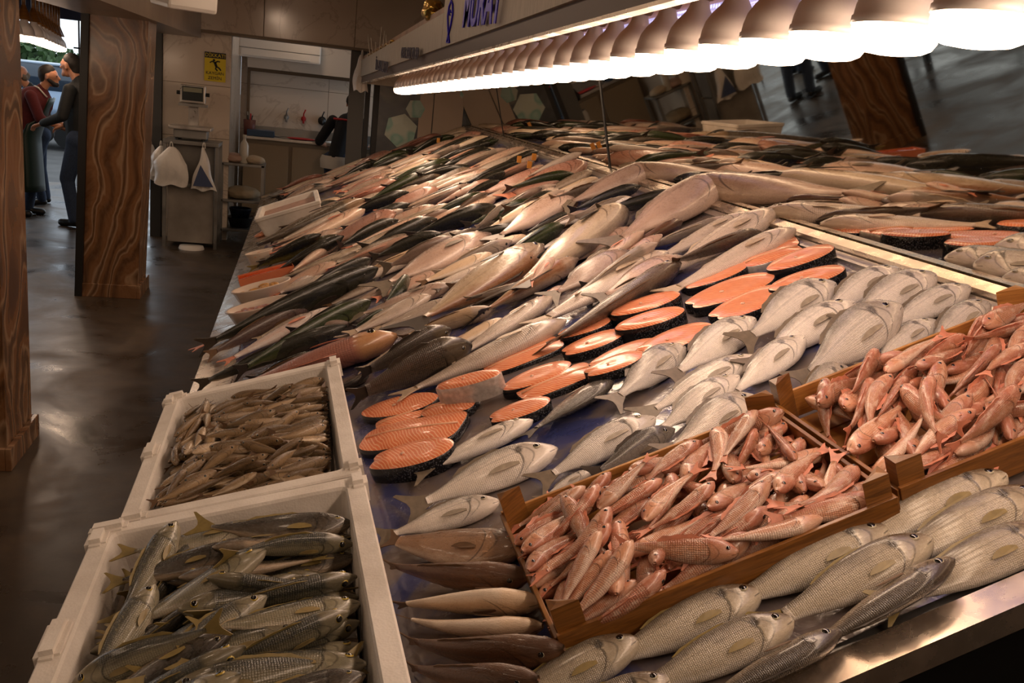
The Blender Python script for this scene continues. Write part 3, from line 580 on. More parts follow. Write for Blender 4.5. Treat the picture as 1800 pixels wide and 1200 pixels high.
M_fin = {k: simple('fin_' + k, c, .4, noise=60, amt=.2) for k, c in dict(grey=S(120, 108, 92), dark=S(58, 50, 42), olive=S(138, 120, 70), pink=S(206, 132, 104), brown=S(104, 78, 54), pale=S(190, 170, 146), pecgrey=S(164, 152, 134), pecolive=S(146, 128, 84)).items()}
M_iris = {k: simple('iris_' + k, c, .15, coat=.5) for k, c in dict(silver=S(196, 186, 160), gold=S(186, 160, 70), red=S(170, 110, 90)).items()}
M_pupil = simple('fish_pupil', S(10, 10, 12), .08, coat=1.0)
# outline of the body: t from tail root (0) to snout (1): back height, belly depth, half thickness (in lengths)
PROF = {
 'bass': [(0, .034, .032, .012), (.15, .05, .048, .022), (.4, .092, .088, .048), (.6, .106, .10, .058), (.74, .102, .10, .060), (.86, .076, .082, .052), (.94, .046, .056, .036), (.985, .02, .03, .02), (1, .004, .012, .006)],
 'bream': [(0, .032, .03, .010), (.12, .055, .05, .018), (.35, .13, .115, .042), (.55, .165, .145, .056), (.7, .165, .145, .062), (.84, .125, .11, .052), (.93, .07, .07, .034), (.985, .025, .03, .016), (1, .006, .01, .006)],
 'hake': [(0, .026, .026, .012), (.15, .045, .045, .024), (.4, .076, .078, .045), (.6, .088, .098, .058), (.76, .086, .098, .062), (.88, .062, .07, .052), (.95, .04, .05, .04), (1, .010, .016, .014)],
 'grouper': [(0, .045, .045, .018), (.15, .065, .065, .03), (.4, .115, .11, .06), (.6, .135, .125, .078), (.75, .13, .12, .082), (.87, .095, .095, .068), (.95, .055, .065, .046), (1, .012, .02, .014)],
 'porgy': [(0, .04, .04, .014), (.15, .07, .06, .026), (.4, .14, .12, .056), (.6, .17, .14, .07), (.78, .165, .13, .07), (.89, .12, .10, .056), (.96, .06, .06, .034), (1, .014, .02, .012)],
 'silver': [(0, .026, .026, .010), (.15, .042, .042, .02), (.4, .078, .078, .042), (.6, .09, .09, .052), (.76, .086, .086, .054), (.88, .06, .064, .044), (.95, .034, .042, .028), (1, .008, .014, .008)],
 'jack': [(0, .016, .016, .010), (.12, .036, .036, .02), (.35, .095, .09, .05), (.6, .122, .112, .066), (.76, .11, .104, .066), (.88, .074, .076, .05), (.95, .04, .046, .03), (1, .008, .014, .01)],
 'bonito': [(0, .011, .011, .009), (.12, .028, .028, .02), (.35, .07, .068, .05), (.6, .09, .09, .066), (.76, .086, .086, .066), (.88, .06, .062, .05), (.95, .034, .04, .03), (1, .006, .01, .008)],
 'slim': [(0, .012, .012, .009), (.15, .026, .026, .018), (.4, .05, .05, .038), (.65, .058, .06, .046), (.8, .054, .056, .044), (.9, .038, .04, .034), (.96, .022, .026, .02), (1, .005, .008, .006)],
 'mullet': [(0, .026, .026, .012), (.15, .042, .042, .022), (.4, .082, .082, .048), (.62, .10, .10, .062), (.78, .098, .092, .064), (.90, .076, .066, .052), (.965, .044, .042, .034), (1, .012, .02, .012)],
 'scad': [(0, .012, .012, .010), (.13, .03, .03, .02), (.36, .078, .08, .044), (.58, .096, .098, .056), (.75, .092, .092, .056), (.87, .066, .07, .046), (.95, .036, .044, .028), (1, .008, .014, .008)],
}
KIND = {  # material, outline, tail share, tail half-height, fin colour, iris, dorsal height
 'bass': ('bass', 'bass', .16, .10, 'olive', 'silver', .012), 'bassdark': ('bassdark', 'bass', .16, .10, 'dark', 'silver', .03),
 'bream': ('bream', 'bream', .17, .12, 'grey', 'silver', .025), 'greybream': ('greybream', 'bream', .17, .12, 'dark', 'silver', .025),
 'hake': ('hake', 'hake', .12, .07, 'brown', 'silver', .015), 'hakepale': ('hakepale', 'hake', .12, .07, 'brown', 'silver', .015), 'hakedark': ('hakedark', 'hake', .12, .06, 'brown', 'silver', .015),
 'grouper': ('grouper', 'grouper', .15, .10, 'dark', 'gold', .035), 'porgy': ('porgy', 'porgy', .15, .14, 'pink', 'gold', .035),
 'silver': ('silver', 'silver', .13, .09, 'pale', 'silver', .02), 'meagre': ('meagre', 'silver', .13, .09, 'brown', 'silver', .02),
 'jack': ('jack', 'jack', .16, .14, 'dark', 'silver', .02), 'jackgrey': ('jackgrey', 'jack', .16, .14, 'grey', 'silver', .02),
 'bonito': ('bonito', 'bonito', .13, .12, 'dark', 'silver', .018), 'mackerel': ('mackerel', 'bonito', .13, .10, 'dark', 'silver', .015),
 'longdark': ('bonito', 'slim', .10, .06, 'dark', 'silver', .008), 'longgreen': ('mackerel', 'slim', .10, .06, 'dark', 'silver', .008), 'white': ('white', 'slim', .12, .06, 'pink', 'silver', .01), 'brown': ('brown', 'slim', .11, .05, 'brown', 'silver', .01),
 'olive': ('olive', 'slim', .10, .05, 'olive', 'gold', .01), 'pink': ('pink', 'silver', .12, .08, 'pink', 'silver', .015), 'redfish': ('redfish', 'porgy', .15, .13, 'pink', 'red', .05),
 'spotted': ('spotted', 'silver', .14, .08, 'dark', 'silver', .015), 'pinkbream': ('pink', 'bream', .16, .10, 'pink', 'silver', .02),
 'mullet': ('mullet', 'mullet', .17, .085, 'pink', 'red', .035), 'scad': ('scad', 'scad', .14, .085, 'olive', 'gold', .018), 'scaddark': ('scaddark', 'scad', .14, .085, 'olive', 'gold', .02),
 'small': ('small', 'scad', .14, .08, 'brown', 'silver', .015),
}
def prof_at(pr, t):
    P = np.array(PROF[pr]); x = P[:, 0]; out = []
    for k in (1, 2, 3):      # monotone-ish smooth interpolation
        y = P[:, k]; m = np.gradient(y, x); i = np.clip(np.searchsorted(x, t) - 1, 0, len(x) - 2); h = x[i + 1] - x[i]; s = (t - x[i]) / h
        out.append((2 * s**3 - 3 * s**2 + 1) * y[i] + (s**3 - 2 * s**2 + s) * h * m[i] + (-2 * s**3 + 3 * s**2) * y[i + 1] + (s**3 - s**2) * h * m[i + 1])
    return [np.maximum(o, .002) for o in out]
def fish_parts(kind, L, roll, bend=0.0, kick=0.0, nr=24, ns=16, detail=2, wide=1.0, gape=0.0, lift=0.0):
    """meshes of one fish lying along +x on z=0; roll 0 = back up, +90 = back to the right of the heading, -90 to the left.
    Returns ([(part name, mesh)], body vertices)"""
    mt, pr, tf, th, fc, ic, dh = KIND[kind]; ra = math.radians(roll)
    ts = np.concatenate([np.linspace(0, .7, int(nr * .55), endpoint=False), np.linspace(.7, 1, nr - int(nr * .55))])
    D, B, Wd = prof_at(pr, ts); ph = np.linspace(0, 2 * math.pi, ns, endpoint=False)
    def deform(P):
        """P: (x in lengths 0..1, side, back) -> roll, bend"""
        x, y, z = P[:, 0], P[:, 1], P[:, 2]
        yy = y * math.cos(ra) - z * math.sin(ra); zz = y * math.sin(ra) + z * math.cos(ra)
        s = np.clip(x, 0, 1); off = bend * 4 * s * (1 - s) + kick * (1 - s)**2.5
        sl = bend * 4 * (1 - 2 * s) - kick * 2.5 * (1 - s)**1.5
        q = np.stack([x - sl * yy * .8, yy + off, zz + lift * ((1 - s)**3)], 1) * L; return q
    X = tf + (1 - tf) * ts; rows = []
    for i in range(nr):
        c, s = np.cos(ph), np.sin(ph); hz = np.where(c > 0, D[i], B[i]) * c * wide
        e = .92; w = Wd[i] * (1 + (.07 if .735 < ts[i] < .93 else 0)) * np.sign(s) * np.abs(s)**e
        rows.append(np.stack([np.full(ns, X[i]), w, hz], 1))
    V = np.concatenate(rows); q = deform(V); vcol = (1 - np.cos(np.where(ph <= math.pi, ph, 2 * math.pi - ph))) / 2
    vcol = np.where(ph <= math.pi, ph, 2 * math.pi - ph) / math.pi
    uv = [(float(ts[i]) * .999 + .0005, float(vcol[k])) for i in range(nr) for k in range(ns)]
    fs = [(i * ns + k, i * ns + (k + 1) % ns, (i + 1) * ns + (k + 1) % ns, (i + 1) * ns + k) for i in range(nr - 1) for k in range(ns)]
    fs += [tuple(range(ns)), tuple(range((nr - 1) * ns, nr * ns))[::-1]]
    fs = [f[::-1] for f in fs]
    zmin = q[:, 2].min(); q[:, 2] -= zmin; q[:, 2] = np.where(q[:, 2] < .012 * L * 4, q[:, 2] * .8 + .0, q[:, 2])
    parts = []; fm = M_fin[fc]
    def fin(name, pts, thick=.004, both=True, mat=None):
        """pts: outline (x, side, back) of a thin fin, thickened sideways"""
        P = np.array(pts, float); n = len(P); A = P.copy(); Bq = P.copy(); A[:, 1] += thick / 2; Bq[:, 1] -= thick / 2
        Q = deform(np.concatenate([A, Bq])); Q[:, 2] = np.maximum(Q[:, 2] - zmin, .0015)
        f = [tuple(range(n)), tuple(range(n, 2 * n))[::-1]] + [(k, n + k, n + (k + 1) % n, (k + 1) % n) for k in range(n)]
        return Q, f
    def addp(name, Q, f, mat, smooth=False, mi=None):
        mb = MB(); mb.add(Q, f, smooth=smooth)
        if mi: mb.m = mi
        parts.append((name, mb.mesh(name, mat)))
    mb = MB(); mb.add(q, fs, 0, uv, True)
    # tail fin
    e = PROF[pr][0]; d0 = e[1] * .9
    Qt, ft = fin('tail_fin', [(tf + .03, 0, d0), (tf * .62, 0, th * .55), (tf * .12, 0, th), (0, 0, th * .96), (tf * .34, 0, th * .30), (tf * .40, 0, 0), (tf * .34, 0, -th * .30), (0, 0, -th * .96), (tf * .12, 0, -th), (tf * .62, 0, -th * .55), (tf + .03, 0, -d0)], .005)
    up = 1 if math.sin(ra) >= 0 else -1        # side (+y before roll) that faces up: y*sin(roll) > 0
    if detail == 0:
        mb.add(Qt, ft, 1); 
    else:
        addp('tail_fin', Qt, ft, fm)
    def at(t, phi, k=1.0):
        d, b, w = [float(a[0]) for a in prof_at(pr, np.array([t]))]; c, s = math.cos(phi), math.sin(phi)
        return (tf + (1 - tf) * t, w * s * k, (d if c > 0 else b) * c * wide * k)
    sides = (up,) if 40 < abs(roll) < 140 else (1, -1)
    er = {'mullet': .021, 'scad': .026, 'small': .024, 'bass': .025, 'bassdark': .025, 'bream': .026, 'greybream': .026, 'porgy': .026, 'grouper': .020}.get(kind, .018)
    if pr == 'slim': er = .009
    for sd in sides:
        c = np.array(at({'bream': .86, 'porgy': .86, 'mullet': .9, 'grouper': .90}.get(pr, .895), sd * 1.12, .95)); V2 = []; F2 = []; MI = []; nl, na = 5, 10
        ax = np.array([0.12, sd * .86, .5]); ax /= np.linalg.norm(ax); e1 = np.cross(ax, [1, 0, 0]); e1 /= np.linalg.norm(e1); e2 = np.cross(ax, e1)
        for i in range(nl + 1):
            a = math.pi / 2 * i / nl; r = er * math.cos(a) if i < nl else er * .06
            for k in range(na): V2.append(c + ax * er * .55 * math.sin(a) + (e1 * math.cos(2 * math.pi * k / na) + e2 * math.sin(2 * math.pi * k / na)) * r)
        for i in range(nl):
            for k in range(na): F2.append((i * na + k, i * na + (k + 1) % na, (i + 1) * na + (k + 1) % na, (i + 1) * na + k)); MI.append(1 if i >= 2 else 0)
        F2.append(tuple(range(nl * na, (nl + 1) * na))); MI.append(1)
        Q = deform(np.array(V2)); Q[:, 2] -= zmin
        if detail == 0: mb.add(Q, F2, 2, smooth=True); mb.m[-len(F2):] = [2 + k for k in MI]
        else: addp('eye', Q, F2, [M_iris[ic], M_pupil], True, MI)
    if detail >= 1:
        x = lambda t: tf + (1 - tf) * t
        top = lambda t: float(prof_at(pr, np.array([t]))[0][0]) * wide * .97
        a, b = (.25, .66); pts = [(x(t), 0, top(t) - .004) for t in np.linspace(a, b, 6)] + [(x(t) - .02, 0, top(t) + dh * (1.0 if 0 < k < 6 else .2) * (.75 + .25 * (k % 2))) for k, t in enumerate(np.linspace(b, a, 7))]
        Qd, fd = fin('dorsal_fin', pts, .004); addp('dorsal_fin', Qd, fd, fm)
    if detail >= 2:
        for sd in sides:
            p0 = np.array(at(.70, sd * 1.85, 1.0)); lf = .20 if pr in ('bream', 'porgy') else .15; w2 = lf * (.15 if pr == 'bream' else .20); out = np.array([0, sd * .012, 0])
            pts = [p0 + np.array([a_ * -lf, 0, b_ * w2]) + out * c_ for a_, b_, c_ in ((0, .30, .2), (.25, .72, .6), (.5, .80, .9), (.72, .62, 1.0), (.9, .22, 1.0), (1, -.3, .9), (.75, -.42, .8), (.5, -.5, .7), (.25, -.42, .5), (0, -.28, .2))]
            Qp, fp = fin('pectoral_fin', pts, .003); addp('pectoral_fin', Qp, fp, M_fin.get({'bream': 'pecgrey', 'greybream': 'grey', 'bass': 'pecolive', 'bassdark': 'brown', 'scad': 'pecolive'}.get(kind), fm))
        # gill cover: a raised plate following the head
        for sd in sides[:1]:
            G = []; GF = []; na, nt = 7, 4
            for i in range(nt):
                for k in range(na):
                    tt = .748 + .08 * i / (nt - 1); f_ = sd * (.75 + 1.35 * k / (na - 1)); qv = (k / (na - 1) - .5)
                    G.append(at(tt + .06 * qv * qv * (1 if i == 0 else .5), f_, 1.055 if i in (0, 1) else (1.045 if i == 2 else .97)))
            GF = [(i * na + k, i * na + k + 1, (i + 1) * na + k + 1, (i + 1) * na + k) for i in range(nt - 1) for k in range(na - 1)]
            Q = deform(np.array(G)); Q[:, 2] -= zmin; g = MB(); g.add(Q, GF, smooth=True); g.uv = [(.752 + .08 * (j // na) / 3, (.75 + 1.35 * (j % na) / (na - 1)) / math.pi) for j in range(len(G))]
            parts.append(('gill_cover', g.mesh('gill_cover', FM[mt])))
    mats = [FM[mt]] if detail else [FM[mt], fm, M_iris[ic], M_pupil]
    parts.insert(0, ('body', mb.mesh('body', mats)))
    return parts, q
# ---- height maps let each fish settle on what lies below it
class Bed:
    def __init__(s, u0, u1, y0, y1, res=.007):
        s.u0, s.y0, s.res = u0, y0, res; s.nu = int((u1 - u0) / res) + 1; s.ny = int((y1 - y0) / res) + 1; s.H = np.zeros((s.nu, s.ny))
    def cells(s, P): return np.clip(((P[:, 0] - s.u0) / s.res).astype(int), 0, s.nu - 1), np.clip(((P[:, 1] - s.y0) / s.res).astype(int), 0, s.ny - 1)
    def need(s, P, pct=78):
        i, j = s.cells(P); return s.H[i, j] - P[:, 2]
    def drop(s, P, L, pct=80, maxtilt=.16, head=None):
        """P: points in bed axes (u, y, h) with origin at the fish middle; returns lift, tilt"""
        low = P[:, 2] < np.median(P[:, 2]); nd = s.need(P)[low]; xx = head[low]
        f, b = nd[xx > L * .5], nd[xx <= L * .5]
        zf = max(0, np.percentile(f, pct)); zb = max(0, np.percentile(b, pct)); tl = max(-maxtilt, min(maxtilt, (zf - zb) / (L * .5))); z0 = (zf + zb) / 2
        return max(0, z0), tl
    def fill(s, P):
        i, j = s.cells(P); np.maximum.at(s.H, (i, j), P[:, 2])
        for di, dj in ((1, 0), (-1, 0), (0, 1), (0, -1)):
            np.maximum.at(s.H, (np.clip(i + di, 0, s.nu - 1), np.clip(j + dj, 0, s.ny - 1)), P[:, 2] - .002)
def settle(bed, q, L, u, y, ang, pct=80, maxtilt=.16):
    """place a fish (mesh points q, tail at x=0) with its middle at (u,y) and heading ang; returns its matrix in the bed frame"""
    c, s = math.cos(ang), math.sin(ang); x = q[:, 0] - L / 2
    P = np.stack([u + x * c - q[:, 1] * s, y + x * s + q[:, 1] * c, q[:, 2]], 1)
    z, tl = bed.drop(P, L, pct, maxtilt, q[:, 0]); P[:, 2] += z + tl * x
    mn = P[:, 2].min()
    if mn < 0: P[:, 2] -= mn; z -= mn
    bed.fill(P)
    M = Matrix.Translation((u, y, z)) @ Matrix.Rotation(ang, 4, 'Z') @ Matrix.Rotation(-tl, 4, 'Y') @ Matrix.Translation((-L / 2, 0, 0))
    return M, z
def make_fish(name, parts, M, label, cat='fish', group=None):
    if len(parts) == 1:
        o = bpy.data.objects.new(name, parts[0][1]); link(o); o.matrix_world = M; return tag(o, label, cat, group)
    r = bpy.data.objects.new(name, None); r.empty_display_size = .03; link(r); r.matrix_world = M; tag(r, label, cat, group)
    for pn, me in parts: link(bpy.data.objects.new(pn, me), r)
    return r
BED = Bed(-.15, 2.4, .8, 9.9)
NAME = {'bass': 'sea_bass', 'bassdark': 'sea_bass', 'bream': 'sea_bream', 'greybream': 'sea_bream', 'pinkbream': 'sea_bream', 'hake': 'hake', 'hakepale': 'hake', 'hakedark': 'hake', 'grouper': 'grouper', 'porgy': 'porgy', 'silver': 'silver_fish',
        'meagre': 'meagre', 'jack': 'amberjack', 'jackgrey': 'amberjack', 'bonito': 'bonito', 'mackerel': 'mackerel', 'longdark': 'slender_fish', 'longgreen': 'slender_fish', 'white': 'slender_fish', 'brown': 'slender_fish', 'olive': 'slender_fish', 'pink': 'gutted_fish', 'redfish': 'snapper', 'spotted': 'spotted_fish'}
def lay(kind, tail, head, roll, label, bend=0.0, kick=0.0, wide=1.0, group=None, detail=2, pct=80, nr=24):
    h = .03
    for it in range(2):
        a = np.array(uvp(*tail, h)); b = np.array(uvp(*head, h)); L = float(np.linalg.norm(b - a)); mid = (a + b) / 2; ang = math.atan2(b[1] - a[1], b[0] - a[0])
        if it == 0:
            parts, q = fish_parts(kind, L, roll, bend, kick, nr, 16, 0, wide); H0 = BED.H.copy(); M, z = settle(BED, q, L, mid[0], mid[1], ang, pct); BED.H = H0; h = min(.12, z + float(q[:, 2].max()) * .5)
            for _, me in parts: bpy.data.meshes.remove(me)
    parts, q = fish_parts(kind, L, roll, bend, kick, nr, 16, detail, wide)
    M, z = settle(BED, q, L, mid[0], mid[1], ang, pct)
    return make_fish(NAME.get(kind, 'fish'), parts, CM @ M, label, 'fish', group)
# ------------------------------------------------------------------ fish on the counter, lowest layer first
G1 = 'whole sea bass along the near steel edge'
def bass(head, kind, roll, label, ln=345):
    d = np.array((.906, -.424)); t = np.array(head) - d * ln; lay(kind, tuple(t), head, roll, label, group=G1, pct=62, wide=1.14)
bass((1800, 772), 'bass', -58, 'silver sea bass at the right edge directly under the right mullet crate')
bass((1768, 832), 'bass', -58, 'sea bass whose open-eyed head touches the right mullet crate rail')
bass((1830, 862), 'bass', -58, 'sea bass with its head cut by the right edge of the frame')
bass((1850, 925), 'bass', -60, 'sea bass lying along the steel edge at the right frame border')
bass((1562, 925), 'bass', -58, 'sea bass beside the crate joint, head below the two dark posts')
bass((1642, 958), 'bass', -58, 'sea bass in the middle row with its head left of the dark-faced bass')
bass((1686, 1000), 'bassdark', 66, 'dark-backed sea bass near the steel edge with a black snout')
bass((1337, 1036), 'bass', -58, 'sea bass along the left mullet crate rail at its middle')
bass((1394, 1086), 'bass', -58, 'sea bass with a wide olive fin, in the middle row at the bottom')
bass((1484, 1118), 'bassdark', 64, 'dark-backed sea bass lower left of the other dark-backed one')
bass((1127, 1132), 'bass', -60, 'sea bass with pinkish jaw below the left end of the mullet crate')
bass((1180, 1190), 'bass', -58, 'sea bass cut by the bottom edge of the frame')
GB = 'pale sea breams beside the mullet crates'
BR = [((1190, 700), (1330, 700 - 68), None)]
for tail, head, kind, roll, wd, lab in [
 ((1610, 620), (1738, 530), 'bream', -70, .8, 'pale bream half hidden behind the far crate rail'),
 ((1420, 560), (1580, 470), 'bream', -75, .8, 'slim bream in the top row next to the mirror rail'),
 ((1530, 585), (1706, 502), 'bream', -75, .75, 'pale bream nearest to the tall wooden crate post'),
 ((1465, 570), (1645, 480), 'bream', -68, .9, 'bream with gold-speckled back in the top row'),
 ((1515, 650), (1645, 562), 'bream', -80, .8, 'bream pressed along the far crate rail behind the big one'),
 ((1285, 605), (1468, 495), 'bream', -65, .85, 'bream with black gill spot right below the right salmon steaks'),
 ((1300, 650), (1502, 530), 'bream', -78, .72, 'slender bream between the black-spotted bream and the biggest bream'),
 ((1385, 665), (1592, 556), 'bream', -58, .95, 'biggest bream with grey scaly back'),
 ((1160, 670), (1327, 558), 'bream', -72, .78, 'bream just right of the dark-skinned middle steaks'),
 ((1375, 705), (1488, 630), 'bream', -40, .95, 'yellow-cheeked bream head beside the crate rail'),
 ((1265, 700), (1418, 602), 'bream', -80, .8, 'bream with open gill slit between the biggest bream and the crate post'),
 ((1060, 712), (1202, 605), 'bream', -74, .85, 'plump bream with grey side fin right of the dark grey bream'),
 ((1110, 735), (1330, 625), 'bream', -78, .62, 'slim bream in the third row from the mirror'),
 ((1130, 765), (1300, 662), 'bream', -82, .8, 'smooth white bream behind the dark crate post'),
 ((1150, 800), (1330, 695), 'bream', -60, .85, 'speckled bream touching the dark crate post'),
 ((715, 838), (937, 738), 'bream', -95, .6, 'white bream left of the dark grey bream'),
 ((908, 770), (1079, 664), 'greybream', 62, .95, 'dark grey bream lying on the salmon steaks'),
 ((930, 850), (1152, 733), 'bream', -84, .78, 'wide pale bream in the middle of the blue sheet'),
 ((1025, 838), (1186, 752), 'greybream', -35, .7, 'dark-headed bream along the crate rail'),
 ((940, 880), (1042, 826), 'bream', -85, .6, 'small bream touching the left part of the crate rail'),
 ((700, 895), (980, 786), 'bream', -72, .72, 'bream with a dark tail on the open blue sheet'),
 ((655, 945), (880, 880), 'bream', -80, .7, 'bream whose head lies under the brown corner post'),
]: lay(kind, tail, head, roll + 14, lab, wide=wd * 1.12, group=GB, kick=-.04)
GH = 'hakes between the foam box and the left crate'
for tail, head, kind, roll, bd, lab in [
 ((668, 955), (922, 962), 'hake', -75, -.02, 'brown hake with toothy half-open mouth'),
 ((668, 1000), (932, 1012), 'hakedark', 20, -.04, 'dark brown hake under the toothy one'),
 ((682, 1070), (952, 1056), 'hakepale', -150, .02, 'pale belly-up hake touching the crate corner'),
 ((698, 1090), (954, 1098), 'hakepale', -140, -.05, 'pale belly-up hake second from the crate corner'),
 ((700, 1128), (1002, 1158), 'hakedark', 15, -.05, 'dark hake with rounded head beside the pink-jawed bass'),
 ((700, 1160), (960, 1212), 'hakedark', 10, -.04, 'dark hake lowest in the frame'),
]: lay(kind, tail, head, roll, lab, bend=bd, group=GH, kick=.05, detail=2, wide=1.22 if kind == 'hakedark' else 1.45)

# ---- salmon
_t = NT('salmon_flesh'); _c = _t.objco(); _w = _t.n('ShaderNodeTexWave'); _w.wave_type = 'BANDS'; _w.bands_direction = 'DIAGONAL'; _t.put(_w.inputs['Vector'], _t.objco((1.3, .9, .4))); _w.inputs['Scale'].default_value = 46; _w.inputs['Distortion'].default_value = 9; _w.inputs['Detail'].default_value = 2; _w.inputs['Detail Scale'].default_value = .35
_n = _t.noise(40, 4, .6, _c); _t.set(Base_Color=_t.mix(_t.rng(_w.outputs['Fac'], .6, .95, 0, .8), _t.ramp(_n, [(.3, S(216, 112, 68)), (.7, S(234, 140, 94))]), S(246, 198, 160)), Roughness=.3, Coat_Weight=.3, Subsurface_Weight=.12, Subsurface_Radius=(.02, .006, .003)); _t.bump(_n, .3, .003); M_salm = _t.m
_t = NT('salmon_skin'); _c = _t.objco(); _v = _t.n('ShaderNodeTexVoronoi'); _t.put(_v.inputs['Vector'], _c); _v.inputs['Scale'].default_value = 190; _n = _t.noise(9, 3, .5, _c)
_t.set(Base_Color=_t.mix(_t.rng(_v.outputs['Distance'], .1, .5), _t.ramp(_n, [(.4, S(28, 30, 36)), (.62, S(96, 98, 106))]), S(22, 22, 26)), Roughness=.25, Metallic=.2); M_sskin = _t.m
M_sfat = simple('salmon_pale_fat', S(236, 186, 150), .35); M_sbone = simple('salmon_bone', S(222, 178, 150), .4)
M_ssilver = simple('silver_salmon_skin', S(190, 182, 176), .25, .35, noise=60, amt=.3)
def steak(x0, y0, x1, y1, label, thick=.024, kind='oval', flip=False, tilt=0.0, skin=None, wid=None):
    """bounding corners in the picture: left-lower end (x0,y0) to right-upper end (x1,y1) of the long axis; wid = half width share"""
    h = .012
    for _ in range(2):
        a = np.array(uvp(x0, y0, h)); b = np.array(uvp(x1, y1, h)); i, j = BED.cells(np.array([[*(a + b) / 2, 0]])); h = min(.06, float(BED.H[i, j][0]) + thick)
    L = float(np.linalg.norm(b - a)); ang = math.atan2(b[1] - a[1], b[0] - a[0]); W2 = (wid or .27) * L
    n = 36; out = []
    for k in range(n):
        t = 2 * math.pi * k / n; cx, sy = math.cos(t), math.sin(t)
        if kind == 'oval':
            x = .5 * L * cx; y = W2 * sy * (1 + .16 * cx) 
            if cx < -.80: x += .12 * L * (1 - abs(sy) / .6) * (1 if abs(sy) < .6 else 0)      # belly slit
        elif kind == 'round': x = .5 * L * cx; y = W2 * sy * (1 + .08 * cx)
        else:
            sg = lambda v_, p: math.copysign(abs(v_) ** p, v_); x = .5 * L * sg(cx, .45) * (1 + .05 * sy); y = W2 * sg(sy, .55) * (1 + .15 * cx)
        if flip: x, y = -x, -y
        out.append((x, y))
    r = empty('salmon_' + ('fillet' if kind == 'fillet' else 'steak'), label=label, cat='salmon', group='salmon pieces on the counter')
    f = MB(); N = n; rings = [(1.0, thick * .9), (.93, thick), (.55, thick * 1.06 if kind != 'fillet' else thick * 1.25), (.12, thick * .97 if kind != 'fillet' else thick * 1.3)]
    vs = [(x * s, y * s, z) for s, z in rings for x, y in out]; fs = [(i * N + k, i * N + (k + 1) % N, (i + 1) * N + (k + 1) % N, (i + 1) * N + k) for i in range(3) for k in range(N)] + [tuple(range(3 * N, 4 * N))]
    vs += [(x * .98, y * .98, 0) for x, y in out]; fs.append(tuple(range(4 * N, 5 * N))[::-1]); f.add(vs, fs, smooth=True); f.build('flesh', M_salm, r)
    sk = MB(); vs = [(x * s, y * s, z) for s, z in ((1.0, thick * .9), (1.018, thick * .85), (1.02, thick * .15), (.985, 0)) for x, y in out]
    sk.add(vs, [(i * N + k, i * N + (k + 1) % N, (i + 1) * N + (k + 1) % N, (i + 1) * N + k) for i in range(3) for k in range(N)], smooth=True); fixnormals(sk.build('skin', skin or M_sskin, r))
    if kind != 'fillet':
        bx = (-.06 if not flip else .06) * L; MB().lathe([(.012 * L * 2, 0), (.010 * L * 2, .002), (.001, .0025)], 10, o=(bx, 0, thick * 1.03)).build('bone', M_sbone, r)
    else:
        MB().tube([(-.46 * L, 0, thick * 1.12), (-.2 * L, .01 * L, thick * 1.3), (.2 * L, -.01 * L, thick * 1.3), (.46 * L, 0, thick * 1.1)], .003, 6).build('fat_line', M_sfat, r)
    q = np.array([(x, y, z) for x, y in out for z in (0, thick)] + [(x * .5, y * .5, z) for x, y in out for z in (0, thick)]); c, s = math.cos(ang), math.sin(ang); mid = (a + b) / 2
    P = np.stack([mid[0] + q[:, 0] * c - q[:, 1] * s, mid[1] + q[:, 0] * s + q[:, 1] * c, q[:, 2]], 1)
    nd = BED.need(P)[q[:, 2] == 0]; z = max(0, np.percentile(nd, 70)); P[:, 2] += z; BED.fill(P)
    r.matrix_world = CM @ Matrix.Translation((mid[0], mid[1], z)) @ Matrix.Rotation(ang, 4, 'Z') @ Matrix.Rotation(tilt, 4, 'X'); return r
for a in [
 (636, 722, 768, 698, 'salmon steak at the far left end touching the foam box corner', .03, 'round'),
 (742, 722, 836, 704, 'small dark-edged salmon piece right of the far left steak', .025, 'fillet'),
 (660, 748, 752, 716, 'narrow salmon fillet between the far left steak and the striped fillet', .02, 'fillet'),
 (636, 772, 812, 742, 'long striped salmon fillet beside the foam box', .03, 'fillet'),
 (640, 812, 796, 778, 'salmon steak with thick black skin nearest to the foam box', .05, 'oval'),
 (853, 650, 985, 596, 'smooth salmon fillet under the grey silver fish', .02, 'fillet'),
 (882, 682, 1002, 634, 'round salmon steak with clear rings left of the middle', .035, 'round'),
 (912, 695, 1040, 642, 'salmon fillet strip below the ringed steak', .025, 'fillet'),
 (974, 592, 1073, 558, 'salmon steak at the top of the middle cluster', .03, 'oval'),
 (981, 622, 1096, 578, 'second salmon steak of the middle cluster', .03, 'oval'),
 (1025, 632, 1154, 578, 'salmon steak in the centre of the middle cluster', .03, 'oval'),
 (1022, 662, 1130, 620, 'salmon steak touching the tail of the plump bream', .03, 'oval'),
 (1080, 575, 1202, 540, 'lower of the two dark-skinned steaks in the middle', .05, 'round'),
 (1073, 550, 1194, 512, 'upper of the two dark-skinned steaks in the middle', .05, 'round'),
 (1113, 622, 1248, 566, 'salmon steak with black scaly rim above the breams', .04, 'oval'),
 (852, 738, 966, 698, 'salmon steak under the tail of the dark grey bream', .035, 'oval'),
 (1280, 452, 1402, 420, 'thin salmon strip at the top of the right cluster', .02, 'fillet'),
 (1191, 506, 1310, 460, 'leftmost salmon steak of the right cluster', .03, 'oval'),
 (1199, 540, 1356, 478, 'big curved salmon steak in the right cluster', .035, 'oval'),
 (1349, 472, 1462, 428, 'topmost big salmon steak in the right cluster', .05, 'round'),
 (1350, 500, 1482, 460, 'salmon steak with dark skin facing the breams', .05, 'round'),
 (1244, 562, 1382, 498, 'lowest salmon steak of the right cluster', .035, 'oval'),
]: steak(*a)
steak(770, 692, 884, 664, 'thick salmon steak standing with silvery skin in front', .062, 'round', wid=.2, skin=M_ssilver)
